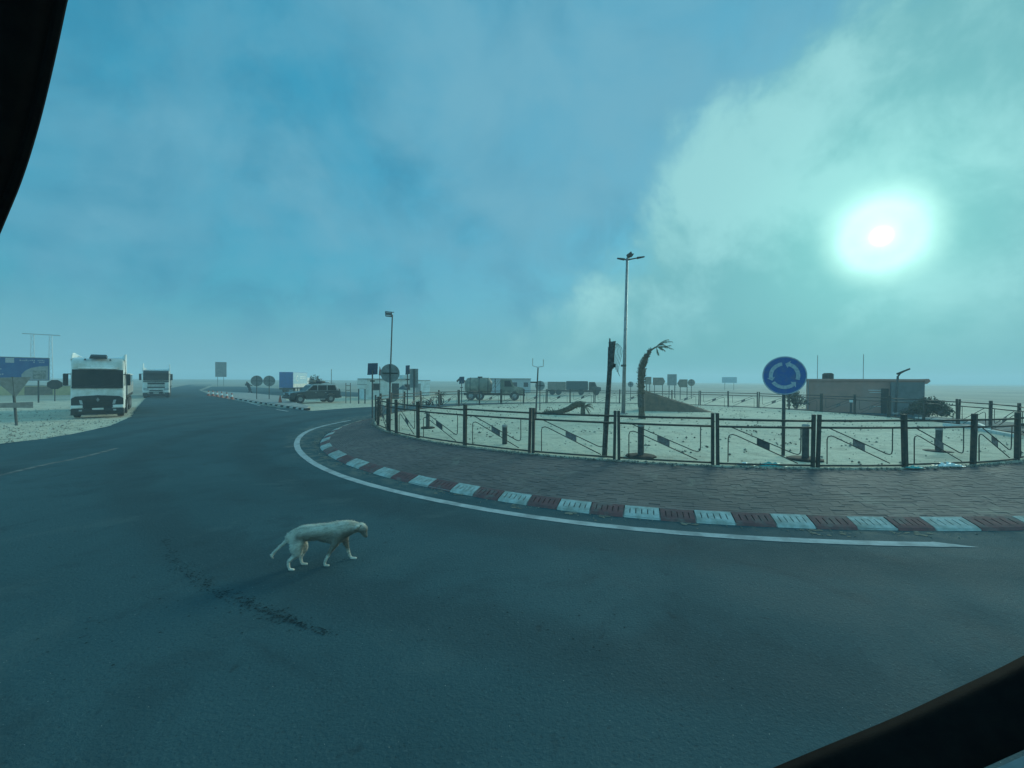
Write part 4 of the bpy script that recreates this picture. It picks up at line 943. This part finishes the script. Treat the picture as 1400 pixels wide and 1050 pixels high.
# person walking
def remeshed(name, mb, m, parent, vox, smooth_it=6):
    tmp = bpy.data.objects.new('tmp', mb.mesh('tmp', m)); COL.objects.link(tmp)
    md = tmp.modifiers.new('r', 'REMESH'); md.mode = 'VOXEL'; md.voxel_size = vox; md.use_smooth_shade = True
    ms = tmp.modifiers.new('s', 'SMOOTH'); ms.iterations = smooth_it; ms.factor = .5
    dg = bpy.context.evaluated_depsgraph_get(); dg.update()
    me = bpy.data.meshes.new_from_object(tmp.evaluated_get(dg)); bpy.data.objects.remove(tmp)
    me.name = name; me.materials.clear(); me.materials.append(m)
    for q in me.polygons: q.use_smooth = True
    return link(name, me, parent)
def limb(mb, P, R, n=12):
    mb.tube(P, R, n)
    for p_, r_ in zip(P, R): mb.ball(p_, r_, n, 8)
p, rz = face(341, 537.5, 0); t = thing('person', 'distant person in dark clothes striding with arms out by the traffic island', 'person', p, rz); t.scale = (1.25, 1.25, 1.12)
mb = MB()
limb(mb, [(-.05, 0, .92), (-.22, 0, 1.40), (-.27, 0, 1.53)], [.19, .22, .08])
mb.ball((-.30, 0, 1.66), .11, 12, 8, (.9, .9, 1.15))
for s, kx, fx in ((-1, .12, -.18), (1, -.05, .42)):
    limb(mb, [(-.02, s*.09, .9), (kx*1.2+.02, s*.09, .5), (fx*.8, s*.09, .09), (fx*.8-.14, s*.09, .05)], [.14, .10, .07, .06])
for s, P_ in ((-1, [(-.22, -.2, 1.38), (-.42, -.26, 1.2), (-.5, -.2, 1.42)]), (1, [(-.2, .2, 1.38), (.1, .28, 1.25), (.32, .25, 1.1)])):
    limb(mb, P_, [.09, .075, .06])
body = remeshed('body', mb, M_cloth, t, .025, 3)
MB().ball((-.32, -.01, 1.66), .095, 10, 8, (.9, .95, 1.1)).build('face', M_skin, t)
# cones on the splitter, cone by the car
def cone(p, hh, lab, m1, m2, group=None):
    t = thing('traffic_cone', lab, 'traffic cone', p, 0, group)
    MB().box(-hh*.3, hh*.3, -hh*.3, hh*.3, 0, hh*.06).build('foot', m1, t)
    MB().tube([(0, 0, hh*.06), (0, 0, hh*.40)], [hh*.22, hh*.155], 12).build('cone', m1, t)
    MB().tube([(0, 0, hh*.401), (0, 0, hh*.70)], [hh*.157, hh*.10], 12).build('band', m2, t)
    MB().tube([(0, 0, hh*.701), (0, 0, hh)], [hh*.10, hh*.045], 12).build('tip', m1, t)
for k, (x, y) in enumerate(((285, 541), (291, 541.5), (297, 542.5), (303, 543.5), (310, 544.5), (317, 546))):
    cone(at(x, y, .13 if k else 0), .75, ['red and white marker at the far tip of the traffic island row', 'second red and white marker from the far tip of the row', 'third red and white marker from the far tip of the row', 'fourth red and white marker from the far tip of the row', 'red and white marker last but one towards us in the row', 'red and white marker nearest us in the traffic island row'][k], M_orange, M_white, 'markers along the traffic island')
cone(at(383, 552), .85, 'red traffic cone standing in front of the off-roader', M_orange, M_orange)
# checkpoint cabins
p, rz = face(540, 545, 0); t = thing('checkpoint_cabin', 'low white flat-roofed cabin behind the left round sign back', 'building', p, rz+.25)
MB().box(-3.9, 2.6, 0, 4, -.1, 2.45).build('wall', M_offwhite, t); MB().box(-4.0, 2.7, -.15, 4.1, 2.45, 2.62).build('roof', M_conc, t)
for xa, xb, za, zb_ in ((-2.9, -1.9, 1.1, 2.0), (1.2, 2.0, 1.1, 1.9)):
    o = MB().box(xa, xb, -.04, -.003, za, zb_).build('window', M_signback, t); MB().box(xa+.06, xb-.06, -.055, -.042, za+.06, zb_-.06).build('pane', M_glass, o)
d_ = MB().box(-.4, .5, -.04, -.003, -.05, 2.0).build('door', M_dark, t); MB().box(.36, .42, -.07, -.042, .95, 1.05).build('handle', M_steel, d_)
MB().box(1.2, 2.6, .5, 2.5, 2.63, 3.1).build('roof_box', M_offwhite, t)
p, rz = face(576, 541, 0); t = thing('white_kiosk', 'plain white kiosk right of the checkpoint cabin', 'kiosk', p, rz)
MB().box(-1.3, 1.3, 0, 2.4, -.1, 2.35).build('wall', M_white, t); MB().box(-1.4, 1.4, -.1, 2.5, 2.35, 2.45).build('roof', M_conc, t); MB().box(-.9, -.1, -.03, -.003, 0, 1.9).build('door', M_steel, t)
p, rz = face(551, 551, 0); t = thing('parasol', 'small dark parasol in front of the checkpoint cabin', 'parasol', p, rz)
MB().tube([(0, 0, 0), (0, 0, 1.95)], .03, 6).build('pole', M_pole, t)
MB().tube([(0, 0, 1.45), (0, 0, 1.5), (0, 0, 1.9)], [.62, .58, .05], 8).build('canopy', mat('parasol_teal', (.05, .09, .10), .8), t)
p, rz = face(566, 553, ZI*.5); t = thing('board_post', 'tall narrow grey board on a dark post left of the kiosk', 'sign board', p, rz)
MB().box(-.40, .36, .0, .04, 1.55, 3.3).build('panel', M_signback, t); MB().tube([(0, -.04, -.2), (0, -.04, 3.25)], .09, 8).build('post', M_pole, t)
p, rz = face(519, 548, 0); t = thing('flag_pole', 'slim pole with a furled flag above the checkpoint cabin', 'flag pole', p, rz)
MB().tube([(0, 0, 0), (0, 0, 4.0)], .04, 6).build('pole', M_pole, t)
MB().prism([(.02, 4.0), (.1, 3.7), (.25, 3.2), (.14, 2.95), (-.12, 3.0), (-.08, 3.5)], -.04, .04, 'y').build('flag', mat('flag_red', (.22, .05, .05), .8), t)
t, pn = board('information_board', 495, 551.5, 0, .95, 1.5, 2.45, 'pair of small white information boards on posts right of the off-roader', 'sign board', M_offwhite, (-.7, .6), False, 0, M_pole)
MB().box(-.475, .475, -.06, -.045, 1.93, 1.98).build('frame_rail', M_signback, t)
p, rz = face(477, 551, 0); t = thing('small_gate', 'small wooden gate frame behind the off-roader', 'gate', p, rz)
for x in (-.3, .15): MB().box(x-.04, x+.04, -.04, .04, -.1, 2.1).build('post', M_brown, t)
for z in (.6, 1.3, 1.8): MB().box(-.26, .11, -.03, .03, z, z+.06).build('rail', M_brown, t)
# motorbike-like clutter left of the tank lorry: a heap of scrap
p, rz = face(590, 554, ZI); t = thing('scrap_heap', 'dark tangle of dead branches left of the young palm', 'branches', p, rz)
for k in range(16):
    x = rr.uniform(-1.0, 1.0)
    MB().tube(crom([(x, rr.uniform(-.3, .3), 0), (x+rr.uniform(-.3, .3), rr.uniform(-.3, .3), rr.uniform(.15, .6)), (x+rr.uniform(-.9, .9), rr.uniform(-.3, .3), rr.uniform(.1, .75))], 4), [.05-.004*q for q in range(9)], 5).build('branch', M_wood, t)
# long pale shed behind the tank lorry
p, rz = face(694, 537, 0); t = thing('long_shed', 'long pale flat shed behind the tank lorry', 'building', p, rz)
MB().box(-5.2, 4.6, 0, 5, -.1, 2.75).build('wall', mat('pale_wall', (.40, .42, .42), .8), t); MB().box(-5.3, 4.7, -.2, 5.2, 2.75, 2.92).build('roof', M_conc, t)
for x in (-4, -1.5, 1, 3.2): MB().box(x, x+.9, -.04, -.003, 1.2, 2.1).build('window', M_glass, t)
# far boards right of the palm
board('direction_board', 886, 543, 0, .95, 2.0, 3.2, 'small tan board directly right of the palm trunk', 'sign board', M_brown, (-.5, .5), False)
p, rz = face(901, 543, 0); t = thing('direction_board', 'tan arrow-shaped direction board pointing right', 'sign board', p, rz)
MB().prism([(-.95, 1.9), (.6, 1.9), (.9, 2.5), (.6, 3.1), (-.95, 3.1)], -.03, .03, 'y').build('panel', M_brown, t)
for x in (-.7, .5): MB().box(x-.05, x+.05, .035, .13, -.1, 3.0).build('leg', M_wood, t)
board('direction_board', 918.5, 544, 0, 1.35, 1.9, 3.6, 'square grey board standing taller between far direction boards', 'sign board', M_signback, (-.6, .6), False)
p, rz = face(934, 546, 0); t = thing('direction_board', 'tan arrow-shaped direction board pointing left', 'sign board', p, rz)
MB().prism([(-.8, 2.25), (-.5, 1.7), (.55, 1.7), (.55, 2.8), (-.5, 2.8)], -.03, .03, 'y').build('panel', M_brown, t)
for x in (-.4, .5): MB().box(x-.05, x+.05, .035, .13, -.1, 2.5).build('leg', M_wood, t)
board('billboard', 997, 533, 0, 4.2, 2.2, 4.0, 'pale billboard with blue top band far behind the island', 'billboard', mat('pale_print', (.35, .45, .48), .6), (-.6, .6), False)
# far outer railings and poles
for k, (x, y, hh) in enumerate(((453, 536, 4.4),)):
    p, rz = face(x, y, 0); o = MB().tube([(0, 0, -.2), (0, 0, hh*1.0)], .06, 6).build('antenna_pole', M_pole); o.location = p; tag(o, 'thin pole sticking up behind the off-roader', 'pole')

# ---------------------------------------------------------------- the dog
def dog():
    K = 1.184/1000
    base = (at(398, 779) + at(415.6, 775) + at(443.5, 774) + at(481, 764))/4
    t = thing('dog', 'white short-haired dog walking right with lowered head on the road', 'dog', base, math.radians(19))
    f = lambda zx, zy, y=0: ((zx-690)*K*1.04, y, (700-zy)*K*1.0)
    mb = MB()
    P = [f(405, 328), f(470, 310), f(560, 290), f(680, 292), (f(800, 296)), f(900, 305), f(985, 285), f(1050, 275), f(1115, 282)]
    R = [64*K, 86*K, 97*K, 95*K, 102*K, 120*K, 102*K, 80*K, 60*K]
    P2 = crom(P, 4); R2 = [float(np.interp(i/4, range(len(R)), R)) for i in range(len(P2))]
    # trunk flattened sideways
    tmp = MB(); limb(tmp, P2, R2, 16); mb.add([(v[0], v[1]*.78, v[2]) for v in tmp.v], tmp.f)
    limb(mb, [f(905, 340), f(860, 352), f(780, 345), f(700, 325)], [104*K, 98*K, 78*K, 66*K], 14)   # deep chest
    # head
    hd = MB(); limb(hd, [f(1120, 283), f(1160, 285), f(1188, 307)], [58*K, 60*K, 53*K], 14)
    limb(hd, [f(1186, 312), f(1199, 342), f(1209, 372), f(1216, 396)], [44*K, 34*K, 28*K, 22*K], 12)
    mb.add([(v[0], v[1]*.88, v[2]) for v in hd.v], hd.f)
    limb(mb, [f(1160, 325), f(1180, 366), f(1193, 392)], [24*K, 15*K, 11*K])     # lower jaw
    for s in (-1, 1):      # tan drooping ear flaps
        e0 = Vector(f(1148, 256, s*.046)); q_ = [e0 + Vector(v) for v in ((.028, 0, .012), (-.035, s*.012, .014), (-.075, s*.036, -.035), (-.02, s*.032, -.048))]
        o_ = Vector((0, s*.006, .003)); MB().hexa([v - o_ for v in q_] + [v + o_ for v in q_]).build('ear', mat('ear_fur', (.30, .25, .19), .95, (.18, .15, .11), 40), t, bevel=.003)
    # ears: folded, tips out to the side and back
    for s in (-1, 1):
        e0 = Vector(f(1150, 262, s*.040))
        limb(mb, [e0, e0 + Vector((-.035, s*.028, .012)), e0 + Vector((-.075, s*.048, -.012)), e0 + Vector((-.092, s*.052, -.034))], [.021, .019, .014, .007], 8)
    # tail hanging with a curled tip
    TLp = crom([f(400, 330), f(360, 355), f(318, 395), f(272, 440), f(232, 480), f(205, 520), f(215, 548)], 4)
    limb(mb, TLp, [float(np.interp(i/(len(TLp)-1), [0, .2, .5, .8, 1], [36, 19, 13, 14, 7]))*K for i in range(len(TLp))], 10)
    # legs: near side is -y
    L_ = [  # hind near, hind far, front near, front far
        ([f(470, 375, -.055), f(468, 440, -.075), f(480, 500, -.075), f(420, 555, -.075), f(385, 592, -.075), f(388, 650, -.075), f(395, 683, -.075)], [76, 66, 42, 25, 18, 14, 15], f(425, 692, -.075)),
        ([f(485, 375, .05), f(515, 440, .065), f(535, 490, .07), f(515, 555, .075), f(497, 605, .075), f(505, 655, .075), f(515, 684, .075)], [70, 56, 36, 23, 18, 14, 15], f(550, 692, .075)),
        ([f(905, 340, -.06), f(880, 420, -.08), f(855, 468, -.08), f(815, 540, -.08), f(785, 600, -.08), f(765, 655, -.08), f(765, 684, -.08)], [70, 44, 30, 20, 16, 14, 15], f(795, 692, -.08)),
        ([f(930, 345, .06), f(975, 425, .08), f(990, 470, .08), f(1010, 550, .08), f(1025, 610, .08), f(1040, 660, .08), f(1055, 684, .08)], [70, 44, 30, 20, 16, 14, 15], f(1095, 692, .08))]
    for P_, R_, paw in L_:
        Pq = crom(P_, 4); Rq = [float(np.interp(i/4, range(len(R_)), R_))*K for i in range(len(Pq))]
        limb(mb, Pq, Rq, 12)
        limb(mb, [P_[-1], paw], [16*K, 17*K], 10)
        for q in (-1, 0, 1): mb.ball((paw[0]+.010, paw[1]+q*.013, paw[2]+.0), .0145, 8, 6, (1.3, .8, .95))
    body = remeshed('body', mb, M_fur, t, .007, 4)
    MB().ball(f(1221, 406), .0185, 10, 8, (1, 1.1, .9)).build('nose', M_black, t, smooth=True)
    for s in (-1, 1): MB().ball(f(1200, 318, s*.036), .010, 10, 8).build('eye', M_black, t, smooth=True)
    t.scale = (.93, .93, .93)
    # coat: short hairs lying back along the body
    hb_ = MB(); rh = random.Random(9); me = body.data; polys = [q for q in me.polygons if q.center.z > .05]
    for _ in range(15000):
        q = rh.choice(polys); c_ = q.center; n_ = q.normal
        fl_ = Vector((-1, 0, -.55)); fl_ = fl_ - n_*fl_.dot(n_)
        if fl_.length < .05: continue
        dd = (fl_.normalized() + n_*rh.uniform(.25, .6) + Vector((rh.gauss(0, .2), rh.gauss(0, .2), rh.gauss(0, .2)))).normalized()
        thin_ = .45 if (c_.z < .22 or c_.x > .5) else 1.0
        l_ = rh.uniform(.018, .040)*thin_*(.8 if c_.x < -.42 else 1); sd = dd.cross(n_)
        if sd.length < .01: continue
        sd = sd.normalized()*.0032; jt = Vector((rh.gauss(0, .003), rh.gauss(0, .003), rh.gauss(0, .003)))
        hb_.add([c_ + jt - sd, c_ + jt + sd, c_ + jt + dd*l_], [(0, 1, 2)])
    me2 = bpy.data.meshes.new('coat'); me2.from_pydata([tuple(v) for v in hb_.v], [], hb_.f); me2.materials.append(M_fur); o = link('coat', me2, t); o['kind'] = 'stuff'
    return t
dog()

# ---------------------------------------------------------------- small litter, stones, cracks
def scatter(name, m, spots, kind='stuff', flat=False):
    mb = MB(); rnd = random.Random(len(spots))
    for (p, s) in spots:
        p = Vector(p)
        if flat:
            k = rnd.choice((4, 5, 6)); a0 = rnd.uniform(0, 6)
            mb.add([p + Vector((math.cos(a0+2*PI*i/k)*s*rnd.uniform(.5, 1.3), math.sin(a0+2*PI*i/k)*s*rnd.uniform(.35, 1.0), 0)) for i in range(k)], [tuple(range(k))])
        else:
            v = [p + Vector((rnd.uniform(.6, 1.2)*s*x, rnd.uniform(.6, 1.2)*s*y, rnd.uniform(.4, .8)*s*z)) for x, y, z in ((1, 0, 0), (-1, 0, 0), (0, 1, 0), (0, -1, 0), (0, 0, 1), (0, 0, -1))]
            mb.add(v, [(0, 2, 4), (2, 1, 4), (1, 3, 4), (3, 0, 4), (2, 0, 5), (1, 2, 5), (3, 1, 5), (0, 3, 5)])
    return struct(mb.build(name, m), kind)
rq = random.Random(77)
sp = []
for _ in range(3800):
    a_ = rq.uniform(0, 2*PI); r_ = RF*math.sqrt(rq.random())*.985
    sp.append((pol(a_, r_, ZI+.02), .012 + .05*rq.random()**5))
scatter('pebbles', M_peb, sp)
sp = []
for _ in range(1600):
    q = at(rq.uniform(-60, 200), rq.uniform(556, 606)); sp.append((q + Vector((0, 0, -.02)), .02 + .05*rq.random()**4))
scatter('roadside_stones', M_peb, [s_ for s_ in sp if s_[0].y < 45 and s_[0].x < -17 - (s_[0].y-14)*.38])
sp = []
for _ in range(420):
    t_ = rq.uniform(math.radians(195), math.radians(318)); sp.append((pol(t_, Rkerb(t_)+abs(rq.gauss(0, .16))+.02, .012), .008+.02*rq.random()**3))
scatter('gutter_grit', M_peb, sp)
# tar scars on the asphalt
M_tar = mat('tar_scar', (.014, .026, .030), .95, (.026, .048, .055), 14, spec=.05)
sp = []
for pth, n_, wd in (([(226, 738), (238, 765), (262, 785), (290, 805), (330, 822), (352, 832), (378, 842), (410, 853)], 900, .055), ([(392, 848), (412, 856), (430, 862), (455, 868)], 160, .03), ([(80, 862), (150, 870), (210, 845), (280, 828)], 40, .3), ([(75, 690), (100, 672), (140, 655)], 200, .5), ([(500, 770), (560, 800), (640, 830), (760, 855), (900, 880)], 130, .3)):
    Q = crom([at(*p) for p in pth], 8)
    for _ in range(n_):
        i_ = rq.randrange(len(Q)-1); i_ = i_ if rq.random() < .45 + .55*math.sin(i_*.9)**2 else max(0, i_-2); q = Q[i_].lerp(Q[i_+1], rq.random()); wq = wd*(.5 + .9*abs(math.sin(i_*.37))); sp.append((q + Vector((rq.gauss(0, wq), rq.gauss(0, wq), .009 + .0035*rq.random())), .004+.014*rq.random()**2))
scatter('tar_scars', M_tar, sp, flat=True)
# wind-blown sand lying in the gutter
sp = []
for t_ in [rq.uniform(math.radians(200), math.radians(312)) for _ in range(46)]:
    for _ in range(7): sp.append((pol(t_ + rq.gauss(0, .004), Rkerb(t_)+.05+abs(rq.gauss(0, .12)), .0125 + .003*rq.random()), .02+.05*rq.random()))
scatter('gutter_sand', mat('gutter_dust', (.24, .22, .17), .95, (.15, .145, .12), 9, spec=.1), sp, flat=True)
# sand and rubble spilled along the foot of the railing
sp = []
for _ in range(1700):
    t_ = rq.uniform(math.radians(185), math.radians(325)); sp.append((pol(t_, RF+.02+abs(rq.gauss(0, .12)), ZI+.004), .015+.035*rq.random()**2))
scatter('railing_rubble', M_peb, sp)
sp = []
for _ in range(120):
    a_ = rq.uniform(0, 2*PI); r_ = RF*math.sqrt(rq.random())*.97
    for k_ in range(rq.choice((1, 1, 2, 4, 9, 16))): sp.append((pol(a_, r_, ZI+.03) + Vector((rq.gauss(0, .22), rq.gauss(0, .16), -.01)), .012+.06*rq.random()**3))
scatter('dry_debris', mat('debris', (.07, .06, .05), .95, (.15, .13, .10), 2), sp)
def bag(px, py, z, s, lab, m, seed):
    rn_ = random.Random(seed); mb = MB(); n_, k_ = 12, 6; V = []
    for i in range(n_+1):
        for j in range(k_+1):
            x, y = (i/n_-.5)*2, (j/k_-.5)*2; e = max(0, 1-x*x*.95)*max(0, 1-y*y)
            V.append((x*s*rn_.uniform(.92, 1.08), y*s*.35, e*s*.22*rn_.uniform(.5, 1.5) + .01))
    mb.add(V, [(i*(k_+1)+j, (i+1)*(k_+1)+j, (i+1)*(k_+1)+j+1, i*(k_+1)+j+1) for i in range(n_) for j in range(k_)])
    o = mb.build('plastic_bag', m); o.location = at(px, py, z); tag(o, lab, 'plastic bag'); return o
bag(1054, 637, ZI, .33, 'crumpled teal plastic bag at the foot of the railing under the blue sign', M_teal, 1)
bag(1018, 636, ZI, .22, 'white scrap of plastic left of the teal bag', M_white, 2)
bag(1296, 637, ZI, .34, 'crumpled pale plastic at the foot of the railing near the right end', M_white, 3)
bag(1250, 640, ZI, .20, 'teal plastic scrap beside the thick post near the right end', M_teal, 4)
bag(737, 551, ZI, .3, 'pale scrap lying on the far sand of the island', M_white, 5)

# ---------------------------------------------------------------- the bus we look out of: windscreen pillar and sill
bus = thing('bus_front', 'black windscreen pillar and dashboard edge of the bus, in two picture corners', 'bus', (0, .9, 1.2))
def bp(px, py, y): r_ = ray(px, py); q = r_*(y/r_.y); return Vector((q.x, q.y - .9, q.z + H - 1.2))
E1 = crom([bp(104, -160, .78), bp(97, -60, .80), bp(84, 0, .82), bp(66, 85, .84), bp(46, 168, .86), (bp(24, 240, .88)), bp(0, 300, .90), bp(-40, 395, .92), bp(-110, 560, .95)], 5)
mb = MB(); V = []; 
for q in E1: V += [q, q + Vector((-.03, -.05, 0)), q + Vector((-.20, -.09, 0)), q + Vector((-.55, -.10, .0)), q + Vector((-.60, .06, 0)), q + Vector((-.14, .07, 0)), q + Vector((-.07, .05, 0))]
k = 7
mb.add(V, [(i*k+j, i*k+(j+1) % k, (i+1)*k+(j+1) % k, (i+1)*k+j) for i in range(len(E1)-1) for j in range(k)] + [tuple(range(k)), tuple(range((len(E1)-1)*k, len(E1)*k))])
mb.build('pillar', M_busblack, bus, smooth=True)
MB().tube([q + Vector((.0, .0, 0)) for q in E1], .008, 6).build('rubber_seal', M_busblack, bus)
E2 = crom([bp(880, 1146, .95), bp(985, 1102, .93), bp(1066, 1066, .92), bp(1150, 1031, .91), bp(1240, 994, .90), bp(1320, 957, .89), bp(1400, 919, .88), bp(1500, 866, .87)], 4)
V = []; k = 6
for q in E2: V += [q, q + Vector((.006, -.03, -.006)), q + Vector((.015, -.045, -.04)), q + Vector((.02, -.055, -.072)), q + Vector((.05, .03, -.14)), q + Vector((.01, .04, -.01))]
mb = MB(); mb.add(V, [(i*k+j, i*k+(j+1) % k, (i+1)*k+(j+1) % k, (i+1)*k+j) for i in range(len(E2)-1) for j in range(k)] + [tuple(range(k)), tuple(range((len(E2)-1)*k, len(E2)*k))])
mb.build('sill', M_busblack, bus, smooth=True)
V = []; k = 4
for q in E2: V += [q + Vector((.02, -.062, -.074)), q + Vector((.05, -.22, -.125)), q + Vector((.05, -.22, -.30)), q + Vector((.05, -.02, -.30))]
mb = MB(); mb.add(V, [(i*k+j, i*k+(j+1) % k, (i+1)*k+(j+1) % k, (i+1)*k+j) for i in range(len(E2)-1) for j in range(k)] + [tuple(range(k)), tuple(range((len(E2)-1)*k, len(E2)*k))])
mb.build('dashboard', M_busgrey, bus)

# ---------------------------------------------------------------- haze
HZ = MB().box(-960, 960, -930, 990, -1.3, 18).mesh('haze', M_white)
HZ.materials.clear(); hm = bpy.data.materials.new('haze_air'); hm.use_nodes = True; ht = hm.node_tree; ht.nodes.clear()
pv = ht.nodes.new('ShaderNodeVolumePrincipled'); pv.inputs['Color'].default_value = (.60, .80, .90, 1); pv.inputs['Density'].default_value = 0.0023; pv.inputs['Anisotropy'].default_value = 0.1
ho = ht.nodes.new('ShaderNodeOutputMaterial'); ht.links.new(pv.outputs[0], ho.inputs['Volume'])
HZ.materials.append(hm); o = link('haze', HZ); o['kind'] = 'stuff'
